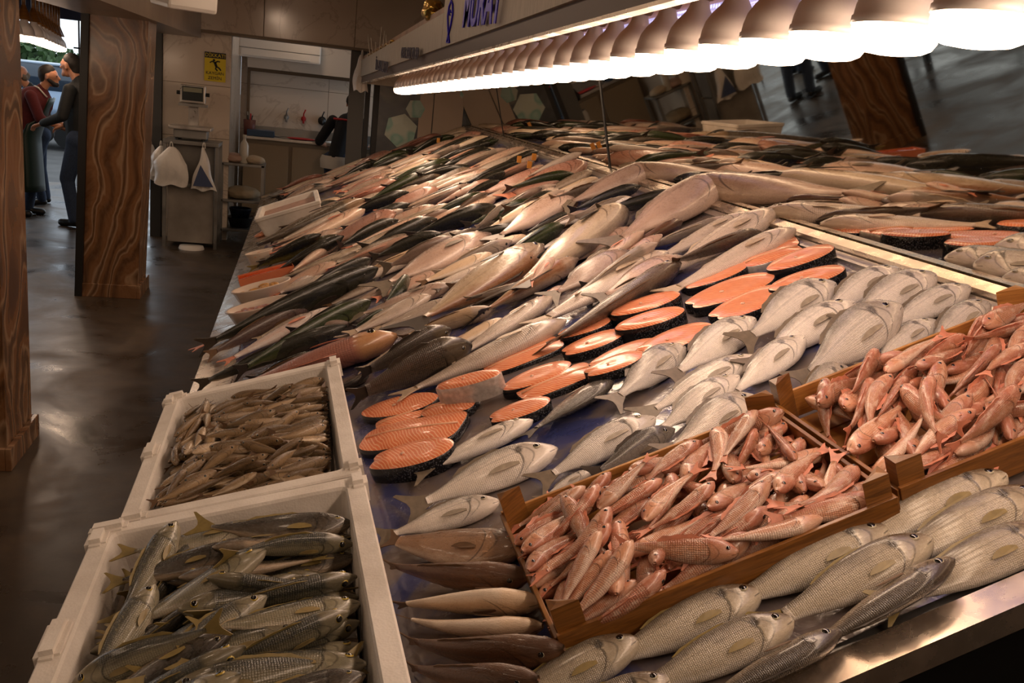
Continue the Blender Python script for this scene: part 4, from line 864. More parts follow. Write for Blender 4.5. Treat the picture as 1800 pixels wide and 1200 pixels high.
steak(1306, 464, 1406, 432, 'piece of salmon with silver skin turned up', .03, 'fillet', skin=M_ssilver)
# ------------------------------------------------------------------ middle and far rows
GM = 'large whole fish on the middle of the counter'
for tail, head, kind, roll, bd, wd, lab in [
 # next to the foam box and the aisle
 ((372, 695), (698, 588), 'porgy', 70, .0, .62, 'large rosy porgy with a yellow face behind the foam box'),
 ((625, 660), (792, 577), 'grouper', 25, .0, .9, 'dark grouper between the rosy porgy and the biggest grouper'),
 ((610, 700), (828, 602), 'grouper', 20, .02, 1.0, 'biggest dark grouper with open mouth above the salmon'),
 ((560, 700), (648, 660), 'grouper', 60, .0, 1.0, 'mottled grouper head beside the foam box corner'),
 ((339, 680), (610, 572), 'longdark', 20, .03, .9, 'slender dark fish right above the rosy porgy'),
 ((409, 658), (652, 528), 'longgreen', 25, .02, 1.1, 'dark green slender fish third from the rosy porgy'),
 ((387, 640), (590, 540), 'white', -80, .03, 1.1, 'whitish slender fish with reddish tail base'),
 ((360, 628), (552, 531), 'brown', 10, .04, 1.0, 'plain brown slender fish with blunt snout'),
 ((334, 617), (532, 535), 'white', -90, .05, 1.3, 'bluish white fish whose red tail hangs over the edge'),
 ((345, 612), (664, 470), 'longdark', 30, .01, 1.1, 'longest black fish reaching from the edge past the bowls'),
 ((515, 522), (652, 455), 'longdark', 30, .03, 1.4, 'black slender fish touching the long black one'),
 ((478, 522), (590, 462), 'white', -90, .02, 1.5, 'bluish white fish behind the oval bowls'),
 ((500, 486), (590, 424), 'pink', -110, .0, 1.0, 'pale gutted fish right of the orange roe tray'),
 ((505, 478), (604, 438), 'pink', -120, .0, .9, 'pinkish gutted fish second from the orange roe tray'),
 ((435, 474), (604, 414), 'olive', 40, .05, 1.2, 'olive slender fish above the orange roe tray'),
 ((420, 442), (640, 350), 'spotted', 80, .02, .85, 'speckled silver fish below the far foam box'),
 ((477, 447), (640, 368), 'pink', -90, .0, .9, 'pale smooth fish below the speckled one'),
 # second column
 ((590, 437), (700, 386), 'bonito', 30, .09, 1.0, 'dark arched bonito in the left column'),
 ((603, 435), (690, 395), 'pink', -90, .0, 1.1, 'pink gutted fish under the dark arched bonito'),
 ((600, 512), (687, 478), 'jackgrey', -80, .0, .9, 'grey-nosed fish left of the black wedge-headed mackerel'),
 ((648, 456), (778, 410), 'bonito', 30, .13, 1.0, 'strongly arched black bonito in the middle'),
 ((705, 460), (780, 425), 'bonito', 40, .04, 1.0, 'short black bonito under the strongly arched one'),
 ((610, 560), (795, 500), 'jackgrey', -85, .0, .8, 'broad grey fish with wrinkled cheek'),
 ((650, 512), (862, 410), 'jackgrey', -75, .02, .95, 'smooth pinkish grey amberjack in the middle of the counter'),
 ((672, 537), (719, 489), 'mackerel', 30, .0, 1.3, 'black wedge-headed mackerel above the broad grey fish'),
 ((612, 562), (675, 530), 'mackerel', 30, .02, 1.2, 'green-edged mackerel left of the broad grey fish'),
 ((720, 512), (797, 479), 'brown', 30, .02, 1.8, 'brown slim fish right of the wedge-headed mackerel'),
 ((765, 518), (820, 488), 'greybream', -70, .0, .5, 'slim grey nose beside the big pale amberjack'),
 ((700, 585), (955, 430), 'jack', 95, .0, .85, 'big pale amberjack with a brown underside'),
 ((825, 562), (1016, 454), 'jack', 60, .02, .75, 'brown-backed amberjack right of the big pale one'),
 ((880, 520), (1100, 362), 'jack', -100, .0, .75, 'amberjack with silvery jaw in the centre'),
 ((775, 482), (825, 455), 'pink', -90, .0, 1.5, 'short pink fish below the pinkish grey amberjack'),
 ((822, 478), (867, 452), 'scaddark', 30, .0, 1.2, 'small dark-headed fish left of the green mackerel'),
 ((840, 450), (882, 422), 'hakedark', 20, .0, 1.2, 'small brown head poking out left of the green mackerel'),
 ((860, 470), (993, 393), 'mackerel', 50, .04, .9, 'bright green mackerel with black snout'),
 ((930, 462), (970, 432), 'bonito', 30, .0, 1.0, 'small black nose under the green mackerel'),
 ((938, 445), (995, 416), 'bream', -90, .0, .6, 'small white fish right under the green mackerel'),
 ((960, 420), (1056, 374), 'bream', -90, .0, .55, 'silvery white fish right of the green mackerel'),
 ((852, 428), (1012, 338), 'jackgrey', -80, .0, .85, 'pinkish amberjack with dark snout above the green mackerel'),
 ((985, 376), (1016, 357), 'hakedark', 20, .0, 1.5, 'small dark brown head under the dark snout'),
 ((872, 398), (977, 338), 'bonito', 40, .04, .9, 'dark bonito left of the pinkish amberjack'),
 ((975, 367), (1163, 286), 'jackgrey', -70, .0, .8, 'large amberjack whose snout touches the mirror, the far one'),
 ((1005, 345), (1102, 312), 'bonito', 30, .02, .9, 'dark-headed fish at the foot of the thick mirror joint'),
 ((1060, 412), (1170, 340), 'bream', -90, .0, .5, 'slim silver fish between the two big amberjacks'),
 ((1050, 405), (1112, 368), 'bream', -85, .0, .5, 'silver head with round eye between the amberjacks'),
 ((1052, 440), (1278, 308), 'jackgrey', -72, .0, .85, 'large amberjack whose snout touches the mirror, the near one'),
 ((1065, 448), (1196, 380), 'hakedark', 60, .0, 1.1, 'yellow-brown fish with dark head on the near large amberjack'),
 ((990, 490), (1138, 420), 'pink', -100, .0, .9, 'pale wrinkled gutted fish left of the long silver trio'),
 ((935, 525), (986, 488), 'pinkbream', -60, .0, .6, 'small pink head, upper one of two'),
 ((940, 540), (992, 502), 'pinkbream', -60, .0, .6, 'small pink head, lower one of two'),
 ((765, 578), (827, 552), 'pinkbream', -60, .0, .6, 'small pinkish head above the groupers, upper one'),
 ((770, 600), (824, 570), 'pinkbream', -60, .0, .6, 'small pinkish head above the groupers, lower one'),
 ((780, 642), (968, 522), 'silver', -100, .0, 1.1, 'silver fish with frilly pale head right of the groupers'),
 ((930, 575), (1172, 442), 'silver', -85, .0, .95, 'long silver fish left of the grey-brown meagre'),
 ((690, 700), (994, 562), 'silver', -95, .0, .95, 'long silver fish lying along the salmon pieces'),
 ((945, 615), (1196, 462), 'meagre', 60, .0, .95, 'grey-brown meagre above the salmon steaks'),
 ((1140, 462), (1320, 374), 'silver', -80, .0, .85, 'upper fish of the long silver trio by the mirror'),
 ((1150, 490), (1363, 368), 'silver', -75, .0, .85, 'middle fish of the long silver trio by the mirror'),
 ((1160, 520), (1397, 402), 'silver', -80, .0, .8, 'lower fish of the long silver trio by the mirror'),
 # far column near the mirror
 ((880, 350), (1030, 284), 'redfish', -70, .0, .8, 'coral pink snapper with raised fin by the mirror'),
 ((800, 375), (905, 330), 'pink', -100, .0, 1.3, 'raw pink gutted fish left of the coral snapper'),
 ((805, 342), (890, 302), 'bonito', 35, .07, 1.0, 'dark arched bonito above the raw pink fish'),
 ((798, 356), (880, 318), 'bonito', 35, .06, 1.0, 'second dark arched bonito above the raw pink fish'),
 ((900, 312), (955, 290), 'pink', -90, .0, 1.0, 'pale cream fish near the orange price tags'),
 ((690, 372), (800, 335), 'pink', -100, .0, 1.2, 'pale pink gutted fish in the fourth row from the aisle'),
 ((700, 400), (755, 378), 'redfish', -80, .0, .5, 'small reddish fish below the pale pink gutted one'),
 ((735, 412), (870, 345), 'pink', -95, .0, .9, 'pale peach fish left of the smooth amberjack'),
 ((640, 352), (790, 300), 'spotted', 80, .0, .9, 'speckled fish with dark fin in the far rows'),
]: lay(kind, tail, head, roll, lab, bend=bd, wide=wd * 1.22, group=GM, detail=2 if tail[1] > 440 else 1, pct=66)
# farthest rows: every fish its own object, laid row by row from the back towards the viewer
GF = 'fish in the farthest rows of the counter'
kinds = ['pink', 'silver', 'bonito', 'pink', 'jackgrey', 'meagre', 'pink', 'bonito', 'hakepale', 'redfish', 'silver', 'spotted', 'pink', 'mackerel']
look = {'pink': 'pale pink gutted fish', 'silver': 'pale silver fish', 'bonito': 'black-backed bonito', 'jackgrey': 'pinkish grey fish', 'meagre': 'grey-brown fish', 'hakepale': 'cream-coloured fish', 'redfish': 'reddish fish', 'spotted': 'speckled fish', 'mackerel': 'dark green fish'}
r2 = random.Random(31); row = 0; y = CY1 - .14; FARV = {}
while y > 4.6:
    row += 1; u = .16 + r2.uniform(0, .10) + (0 if y > 8.3 or y < 7.3 else .52); k = 0; umax = 2.12
    while u < umax - .25:
        L = r2.uniform(.38, .56); k += 1; kd = r2.choice(kinds)
        if y > 9.1: kd = r2.choice(['pink', 'redfish', 'hakepale', 'pink'])
        if u + L > umax + .04: L = umax + .04 - u
        cu = u + L / 2; i, j = BED.cells(np.array([[cu, y, 0], [cu - .12, y, 0], [cu + .12, y, 0]]))
        if BED.H[i, j].max() < .025:
            roll = r2.choice([-80, -95, 35, 60]) if kd in ('bonito', 'mackerel') else r2.choice([-75, -90, -100, 70])
            if kd in ('bonito', 'mackerel'): roll = r2.choice([30, 45, 60])
            parts, q = fish_parts(kd, L, roll, r2.uniform(-.02, .07), r2.uniform(-.05, .05), 18, 12, 1, r2.uniform(1.0, 1.4))
            M, z = settle(BED, q, L, cu, y + r2.uniform(-.02, .02), r2.gauss(.12, .12), 70)
            make_fish(NAME[kd], parts, CM @ M, '%s in the %s row from the far end, %s from the aisle' % (look[kd], ordn(row), ordn(k)), 'fish', GF)
        u += L * r2.uniform(.78, .95)
    y -= r2.uniform(.10, .135)

# gaps in the middle rows
GG = 'fish filling gaps in the middle rows'; r3 = random.Random(77); ng = 0
for it in range(2600):
    u = r3.uniform(.32, 2.0); y = r3.uniform(2.75, 5.2); L = r3.uniform(.26, .44); ang = r3.gauss(.2, .14)
    if y < 3.15 and u < .7: continue
    pts = np.array([[u + f * L * math.cos(ang), y + f * L * math.sin(ang), 0] for f in (-.4, -.2, 0, .2, .4)]); i, j = BED.cells(pts)
    if np.sort(BED.H[i, j])[3] > .012: continue
    kd = r3.choice(['pink', 'silver', 'jackgrey', 'meagre', 'bonito', 'hakepale', 'silver']); parts, q = fish_parts(kd, L, r3.choice([-80, -65, 50, 30]) if kd != 'bonito' else 35, r3.uniform(-.02, .05), 0, 20, 14, 1, r3.uniform(1.05, 1.3))
    M, z = settle(BED, q, L, u, y, ang, 60); ng += 1
    rowname = 'near the groupers' if y < 3.4 else ('in the middle rows' if y < 4.3 else 'behind the arched bonitos')
    make_fish(NAME[kd], parts, CM @ M, '%s filling a gap %s, %s counted outward from the near side' % (look[kd], rowname, ordn(ng)), 'fish', GG).__setitem__('_y', y)
    if ng >= 60: break
_g = sorted([o for o in bpy.data.objects if '_y' in o], key=lambda o: o['_y'])
for k, o in enumerate(_g):
    o['label'] = o['label'].rsplit(',', 1)[0] + ', %s such from the viewer' % ordn(k + 1); del o['_y']
# ================================================================== BOWLS, TRAYS, BOXES ON THE COUNTER
def on_bed(px, py, h=.03): return uvp(px, py, h)
def place(o, u, y, h, ang=0.0, level=0.0): o.matrix_world = CM @ Matrix.Translation((u, y, h)) @ Matrix.Rotation(level, 4, 'Y') @ Matrix.Rotation(ang, 4, 'Z'); return o
M_clear = NT('cloudy_plastic_tub'); M_clear.set(Base_Color=S(214, 196, 180), Roughness=.25, Alpha=1.0); M_clear = M_clear.m
def tub(cx, cy, w, label, content_mat, content, seed):
    u, y = uvp(cx, cy, .06); r = empty('plastic_tub', label=label, cat='tub'); a = w / 2
    MB().lathe([(.002, 0), (a * .82, 0), (a * .97, .07), (a * 1.03, .076), (a * 1.03, .082), (a * .96, .08), (a * .90, .06), (a * .7, .03), (.002, .028)], 28, sy=.62).build('bowl', M_clear, r)
    place(r, u, y, 0, .1, .12)
    rr = random.Random(seed); its = []
    for k in range(content):
        t = rr.uniform(0, 6.28); d = rr.uniform(0, .7) * a; bm = bmesh.new(); bmesh.ops.create_icosphere(bm, subdivisions=2, radius=1)
        for v in bm.verts: v.co = (v.co.x * .030, v.co.y * .018, v.co.z * .012)
        m = MB().bm(bm, smooth=True, M=Matrix.Translation((d * math.cos(t), d * math.sin(t) * .6, .05 + rr.uniform(0, .014))) @ Matrix.Rotation(rr.uniform(0, 3), 4, 'Z'))
        o = m.build('shelled_clam', content_mat); o.matrix_world = r.matrix_world.copy(); tag(o, None, 'seafood', 'shelled seafood in the tubs'); its.append((d * math.cos(t), o))
    for k, (_, o) in enumerate(sorted(its, key=lambda q_: q_[0])): o['label'] = 'soft shelled piece in the %s, %s from its left end' % (['tub of yellow mussels', 'nearest tub of pinkish seafood', 'small pale tub'][seed - 1], ordn(k + 1))
    return r
tub(458, 508, .30, 'oval tub with yellow shelled mussels', simple('mussel_flesh', S(178, 128, 62), .35, noise=40), 22, 1)
tub(455, 542, .31, 'oval tub with pinkish shelled seafood nearest to the viewer', simple('pinkish_flesh', S(166, 118, 104), .35, noise=40), 22, 2)
tub(454, 448, .17, 'small pale oval tub below the speckled fish', simple('pale_roe', S(196, 150, 120), .4), 8, 3)
r = empty('roe_tray', label='clear tray of bright orange roe at the aisle edge', cat='tray'); u, y = uvp(467, 482, .04); place(r, u, y, 0, .12, .1)
MB().box((-.155, -.075, 0), (.155, .075, .006)).box((-.155, -.075, .006), (.155, -.07, .06)).box((-.155, .07, .006), (.155, .075, .06)).box((-.155, -.07, .006), (-.15, .07, .06)).box((.15, -.07, .006), (.155, .07, .06)).build('tray', simple('orange_tinted_plastic', S(206, 120, 84), .15), r)
bm = bmesh.new(); bmesh.ops.create_grid(bm, x_segments=44, y_segments=20, size=1)
for v in bm.verts: v.co = (v.co.x * .149, v.co.y * .069, .05 + .004 * math.sin(v.co.x * 70) * math.sin(v.co.y * 33))
o = MB().bm(bm, smooth=True).build('roe', simple('orange_roe', S(204, 74, 24), .2, noise=120, amt=.4, coat=.5), r); o['kind'] = 'stuff'
# small pink fillets under the far foam box
for k in range(6):
    o = MB(); bm = bmesh.new(); bmesh.ops.create_icosphere(bm, subdivisions=2, radius=1)
    for v in bm.verts: v.co = (v.co.x * .07, v.co.y * .035, v.co.z * .018 + .018)
    o = MB().bm(bm, smooth=True).build('pink_fillet', simple('pink_fillet_%d' % k, S(214, 146 + 4 * k, 112), .35, noise=30)); u, y = uvp(462 + 11 * k, 411 - 4.0 * k, .02); place(o, u, y, .004 + .012 * (k % 2), .25)
    tag(o, 'small pink fillet below the far foam box, %s from the aisle' % ordn(k + 1), 'fillet', 'pink fillets below the far foam box')
def foam_box(name, corners, depth, wall, label, bumps=(), parent_kind='box'):
    """corners: four rim corners (world) left-near, right-near, right-far, left-far"""
    c = [Vector(p) for p in corners]; nrm = (c[1] - c[0]).cross(c[3] - c[0]).normalized(); o = sum(c, Vector()) / 4; r = empty(name, o - nrm * depth, label=label, cat='box')
    base = o - nrm * depth
    def ring(k, d, inset):
        cc = [p - nrm * d for p in c]; m = o - nrm * d; out = []
        for i, p in enumerate(cc):
            a = (cc[(i + 1) % 4] - p).normalized(); b = (cc[(i - 1) % 4] - p).normalized(); out.append(p + (a + b) * inset - base)
        return out
    def rnd_ring(d, inset, rc=.02, seg=3):
        R = ring(0, d, inset); out = []
        for i, p in enumerate(R):
            a = (R[(i - 1) % 4] - p).normalized(); b = (R[(i + 1) % 4] - p).normalized()
            for s in range(seg + 1):
                t = s / seg; q0 = p + a * rc; q1 = p + b * rc; out.append((q0 * (1 - t) + p * t) * (1 - t) + (p * (1 - t) + q1 * t) * t)
        return out
    def skin(rings, close_bottom=False):
        m = MB(); n = len(rings[0]); vs = [v for R in rings for v in R]
        fs = [(i * n + k, i * n + (k + 1) % n, (i + 1) * n + (k + 1) % n, (i + 1) * n + k) for i in range(len(rings) - 1) for k in range(n)]
        if close_bottom: fs.append(tuple(range((len(rings) - 1) * n, len(rings) * n)))
        m.add(vs, fs); return m
    rings = [rnd_ring(depth, .02), rnd_ring(depth * .5, .008), rnd_ring(.028, 0), rnd_ring(.024, -.008), rnd_ring(.004, -.008), rnd_ring(0, -.004), rnd_ring(0, wall - .004), rnd_ring(.006, wall), rnd_ring(depth * .85, wall + .02)]
    fixnormals(skin(rings, True).build('tray', M_foam, r)); fixnormals(skin([rnd_ring(depth * .92, .02), rnd_ring(depth, .02)], True).build('bottom', M_foam, r))
    for (side, t, ln) in bumps:
        a, b = (c[side], c[(side + 1) % 4]); d = (b - a).normalized(); p = a.lerp(b, t); inw = (o - p); inw = (inw - d * inw.dot(d)).normalized()
        m = MB(); vs = [p - base + d * (s * ln / 2) + inw * w + nrm * h for h in (-.05, .014) for w in (-.014, wall * .8) for s in (-1, 1)]
        bm = bmesh.new(); V = [bm.verts.new(v) for v in vs]
        for f in BF: bm.faces.new([V[i] for i in f])
        bmesh.ops.recalc_face_normals(bm, faces=bm.faces[:]); bmesh.ops.bevel(bm, geom=bm.edges[:], offset=.010, segments=2, affect='EDGES'); m.bm(bm, smooth=False); m.build('corner_block', M_foam, r)
    U = (c[1] - c[0]).normalized(); Vd = nrm.cross(U); fl = o - nrm * (depth * .86)
    Mx = Matrix(((U.x, Vd.x, nrm.x, fl.x), (U.y, Vd.y, nrm.y, fl.y), (U.z, Vd.z, nrm.z, fl.z), (0, 0, 0, 1)))
    return r, Mx, (c[1] - c[0]).length / 2 - wall - .025, (c[3] - c[0]).length / 2 - wall - .03
box_small, MXs, hus, hys = foam_box('foam_box', [(-.350, 1.955, .735), (.158, 1.955, .862), (.132, 2.80, .872), (-.362, 2.80, .728)], .15, .034, 'white foam box full of tiny brown fish', ((0, .045, .06), (1, .97, .07), (2, .955, .06), (3, .52, .09), (3, .04, .07), (1, .05, .06)))
box_scad, MXb, hub, hyb = foam_box('foam_box', [(-.375, 1.06, .755), (.192, 1.06, .86), (.160, 1.915, .868), (-.388, 1.915, .738)], .16, .036, 'white foam box with olive scads at the bottom left', ((0, .05, .06), (1, .97, .06), (2, .96, .08), (3, .50, .12), (3, .06, .07)))
for (y0, y1, lab) in ((1.1, 1.9, 'wooden batten propping up the scad box'), (1.97, 2.78, 'wooden batten propping up the box of tiny fish')):
    o = MB().box((-.34, y0, .512), (-.27, y1, .572)).build('wooden_batten', M_wood); tag(o, lab, 'batten')
o, _, _, _ = foam_box('foam_box', [CS(*uvp(448, 385, .15), .15), CS(*uvp(561, 352, .15), .15), CS(*uvp(556, 333, .15), .15), CS(*uvp(456, 364, .15), .15)], .15, .03, 'white foam box with pink contents at the far aisle edge')
o = MB().add([CS(*uvp(a_, b_, .13), .11) for a_, b_ in ((455, 383), (553, 352), (550, 339), (462, 366))], [(0, 1, 2, 3)]).build('minced_fish', simple('pinkish_mince', S(178, 140, 122), .5, noise=30, bump=.6)); tag(o, 'pinkish minced fish filling the far foam box', 'mince', None, 'stuff')
o = MB().lathe([(.002, 0), (.10, 0), (.13, .02), (.125, .024), (.1, .006), (.002, .006)], 24).build('steel_plate', M_steel, None); u, y = uvp(494, 343, .03); place(o, .2, 9.25, .01); tag(o, 'shallow steel plate at the far corner of the counter', 'plate')
# orange price tags near the far mirror joint
for k, (px, py) in enumerate(((912, 280), (930, 290), (938, 276), (770, 245))):
    u, y = uvp(px, py + 6, .05); r = empty('price_tag', label='small orange price tag %s the far mirror joint' % ('leftmost by', 'lying flat by', 'tallest by', 'far left of')[k] if False else ['small orange price tag, left of three right of the thin mirror joint', 'small orange tag lying lowest of the three by the thin mirror joint', 'small orange price tag, right of three by the thin mirror joint', 'orange price tag alone at the far end of the counter'][k], cat='tag')
    r.matrix_world = Matrix.Translation(CS(u, y, .05)); MB().box((-.015, -.003, .0), (.015, .003, .045), bev=.0015).build('card', simple('orange_card_%d' % k, S(196, 130, 44), .5), r); MB().tube([(0, 0, -.04), (0, 0, .03)], .003, 6).build('pin', M_steel_d, r)
# ------------------------------------------------------------------ wooden crates
def crate(u0, u1, y0, y1, label, dark_ends):
    r = empty('wooden_crate', label=label, cat='crate'); r.matrix_world = CM @ Matrix.Translation(((u0 + u1) / 2, (y0 + y1) / 2, .0)); a, b = (u1 - u0) / 2, (y1 - y0) / 2; H = .075; th = .008
    for s in (-1, 1):
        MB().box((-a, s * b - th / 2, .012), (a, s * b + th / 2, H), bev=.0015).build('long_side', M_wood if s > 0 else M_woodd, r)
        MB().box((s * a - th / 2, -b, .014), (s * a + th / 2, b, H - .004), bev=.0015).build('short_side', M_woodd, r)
    for k in range(5): MB().box((-a, -b + .01 + k * (2 * b - .02) / 5 + .003, .004), (a, -b + .01 + (k + 1) * (2 * b - .02) / 5 - .003, .011)).build('bottom_slat', M_wood, r)
    for sx in (-1, 1):
        for sy in (-1, 1):
            p = [(sx * (a - .004), sy * (b - .004)), (sx * (a - .052), sy * (b - .004)), (sx * (a - .004), sy * (b - .036))]
            if sx * sy < 0: p = p[::-1]
            m = MB(); n = 3; vs = [(x, y, .004) for x, y in p] + [(x, y, .118) for x, y in p]; cx = sum(x for x, _ in p) / 3; cy = sum(y for _, y in p) / 3; vs.append((cx, cy, .122))
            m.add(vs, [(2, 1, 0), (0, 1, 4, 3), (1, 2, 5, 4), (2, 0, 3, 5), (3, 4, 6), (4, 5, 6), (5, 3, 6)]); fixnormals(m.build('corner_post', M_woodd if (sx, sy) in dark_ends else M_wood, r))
    return r
CA = (.884, 1.485, 1.196, 1.625); CB = (1.502, 2.105, 1.214, 1.66)
crate(*CA, 'wooden crate of red mullets on the left', {(-1, -1), (1, -1), (1, 1), (-1, 1)}); crate(*CB, 'wooden crate of red mullets on the right', {(-1, -1), (-1, 1)})
# ------------------------------------------------------------------ piles
def zone_labels(items, adj, noun, where, nu=4, ny=3):
    """items: (object, u 0..1, y 0..1, z): name each by where in its box it lies and its rank there"""
    Un = ['left end', 'left middle', 'right middle', 'right end'] if nu == 4 else ['at the left end', 'in the middle', 'at the right end']
    Yn = ['near side', 'middle', 'far side'] if ny == 3 else ['near side', 'near middle', 'far middle', 'far side']; Z = {}
    for it in items: Z.setdefault((min(nu - 1, int(it[1] * nu)), min(ny - 1, int(it[2] * ny))), []).append(it)
    for (i, j), L in Z.items():
        L.sort(key=lambda t: -t[3])
        for k, it in enumerate(L):
            it[0]['label'] = '%s %s, %s, %s of the %s, %s' % (adj, noun, Un[i], Yn[j], where, 'topmost' if k == 0 else '%s from top' % ordn(k + 1))
def pile(Mx, hu, hy, kinds_, N, Lr, rolls, angf, noun, adj, where, group, seed, nvar=10, detail=1, nr=18, ns=12, start=.0, pct=72, manual=(), cap=.2):
    rr = random.Random(seed); bed = Bed(-hu - .08, hu + .08, -hy - .08, hy + .08, .005); bed.H += start; V = []; items = []
    for k in range(nvar):
        kd = kinds_[k % len(kinds_)]; L = rr.uniform(*Lr); roll = rr.choice(rolls) + rr.gauss(0, 12); V.append((kd, L, *fish_parts(kd, L, roll, rr.gauss(0, .05), rr.gauss(0, .10), nr, ns, detail, rr.uniform(.9, 1.1), lift=rr.uniform(0, .04))))
    for n in range(N):
        kd, L, parts, q = V[rr.randrange(nvar)]; best = None
        for tr in range(14):
            u = rr.uniform(-hu + L * .18, hu - L * .18); y = rr.uniform(-hy + .02, hy - .02); ang = angf(rr, u / hu, y / hy)
            ex = abs(math.cos(ang)) * L / 2; ey = abs(math.sin(ang)) * L / 2; u = max(-hu + ex * .93, min(hu - ex * .93, u)); y = max(-hy + ey * .96 + .018, min(hy - ey * .96 - .018, y))
            i, j = bed.cells(np.array([[u + f * L * math.cos(ang), y + f * L * math.sin(ang), 0] for f in (-.35, -.15, 0, .15, .35)])); z = bed.H[i, j].mean()
            if best is None or z < best[0]: best = (z, u, y, ang)
        z, u, y, ang = best
        if z > cap: continue
        M, z = settle(bed, q, L, u, y, ang, pct, .35); items.append((make_fish(noun, parts, Mx @ M, None, 'fish', group), (u / hu + 1) / 2, (y / hy + 1) / 2, z))
    zone_labels(items, adj, noun.replace('_', ' '), where, 4, 4 if N > 90 else 3); return items
def ang_mullet(rr, a, b): return rr.choice([rr.gauss(.25, .35), rr.gauss(.25, .35), rr.gauss(.3, .3) + math.pi, rr.gauss(1.25, .3) + rr.choice([0, math.pi])])
for (c, wh, sd) in ((CA, 'left wooden crate', 5), (CB, 'right wooden crate', 6)):
    Mx = CM @ Matrix.Translation(((c[0] + c[1]) / 2, (c[2] + c[3]) / 2, .012))
    pile(Mx, (c[1] - c[0]) / 2 - .004, (c[3] - c[2]) / 2 - .004, ['mullet'], 92, (.165, .215), [-75, 75, 40, -40, 20, 95, -95], ang_mullet, 'red_mullet', 'rosy', wh, 'red mullets in the ' + wh, sd, nvar=16, detail=1, start=.03)
def ang_small(rr, a, b):
    base = .25 + (1.1 if a < -.35 else 0) + (-.5 if b < -.3 and a < .3 else 0); return rr.gauss(base, .35) + rr.choice([0, math.pi])
for (Mx_, a_, b_, z_, lab_) in ((MXs, hus, hys, .076, 'melting grey ice under the tiny brown fish'), (MXb, hub, hyb, .060, 'melting grey ice under the scads')):
    o = MB().box((-a_, -b_, .002), (a_, b_, z_)).build('ice_bed', simple('dirty_ice', S(96, 84, 70), .3, noise=30, bump=.8)); o.matrix_world = Mx_; tag(o, lab_, 'ice', None, 'stuff')  # filler block added under the pile, tinted dark so gaps do not look bright
pile(MXs, hus, hys, ['small'], 270, (.125, .165), [-70, 70, 15, -15, 30, 100], ang_small, 'small_fish', 'tiny brown', 'far foam box', 'tiny brown fish in the foam box', 8, nvar=18, detail=0, nr=12, ns=10, start=.078)
def ang_scad(rr, a, b): return rr.gauss(.18, .22) + rr.choice([0, 0, 0, math.pi]) if rr.random() < .9 else rr.gauss(1.3, .3)
pile(MXb, hub, hyb, ['scad', 'scaddark', 'scad'], 64, (.255, .325), [-70, -80, 15, 40, 80, -60], ang_scad, 'scad', 'olive silver', 'near foam box', 'scads in the near foam box', 12, nvar=15, detail=2, nr=22, ns=14, start=.062)
# ================================================================== PEOPLE
def capsule(bm, p0, r0, p1, r1, n=10, flat=(1, 1)):
    p0, p1 = Vector(p0), Vector(p1); d = p1 - p0; L = d.length or 1e-4; d = d / L; q = d.to_track_quat('Z', 'Y').to_matrix().to_4x4(); M = Matrix.Translation(p0) @ q; R = []
    for k in range(4): a = -math.pi / 2 + math.pi / 2 * k / 4; R.append((max(.0008, r0 * math.cos(a)), r0 * math.sin(a)))
    for k in range(5): a = math.pi / 2 * k / 4; R.append((max(.0008, r1 * math.cos(a)), L + r1 * math.sin(a)))
    V = [[bm.verts.new(M @ Vector((r * math.cos(2 * math.pi * i / n) * flat[0], r * math.sin(2 * math.pi * i / n) * flat[1], z))) for i in range(n)] for r, z in R]
    for a, b in zip(V, V[1:]):
        for i in range(n): bm.faces.new((a[i], a[(i + 1) % n], b[(i + 1) % n], b[i]))
    bm.faces.new(V[0][::-1]); bm.faces.new(V[-1])
def blob(segs, voxel, mat, name, parent, smooth=6):
    bm = bmesh.new()
    for s in segs: capsule(bm, *s)
    me = bpy.data.meshes.new(name); bm.to_mesh(me); bm.free(); o = bpy.data.objects.new(name, me); COL.objects.link(o)
    md_ = o.modifiers.new('r', 'REMESH'); md_.mode = 'VOXEL'; md_.voxel_size = voxel; sm = o.modifiers.new('s', 'SMOOTH'); sm.iterations = smooth; sm.factor = .5
    dg = bpy.context.evaluated_depsgraph_get(); dg.update(); m2 = bpy.data.meshes.new_from_object(o.evaluated_get(dg)); bpy.data.objects.remove(o, do_unlink=True)
    m2.materials.clear(); m2.materials.append(mat); m2.polygons.foreach_set('use_smooth', [True] * len(m2.polygons)); o = bpy.data.objects.new(name, m2); link(o, parent); return o
def lerp(a, b, t): return tuple(x + (y - x) * t for x, y in zip(a, b))
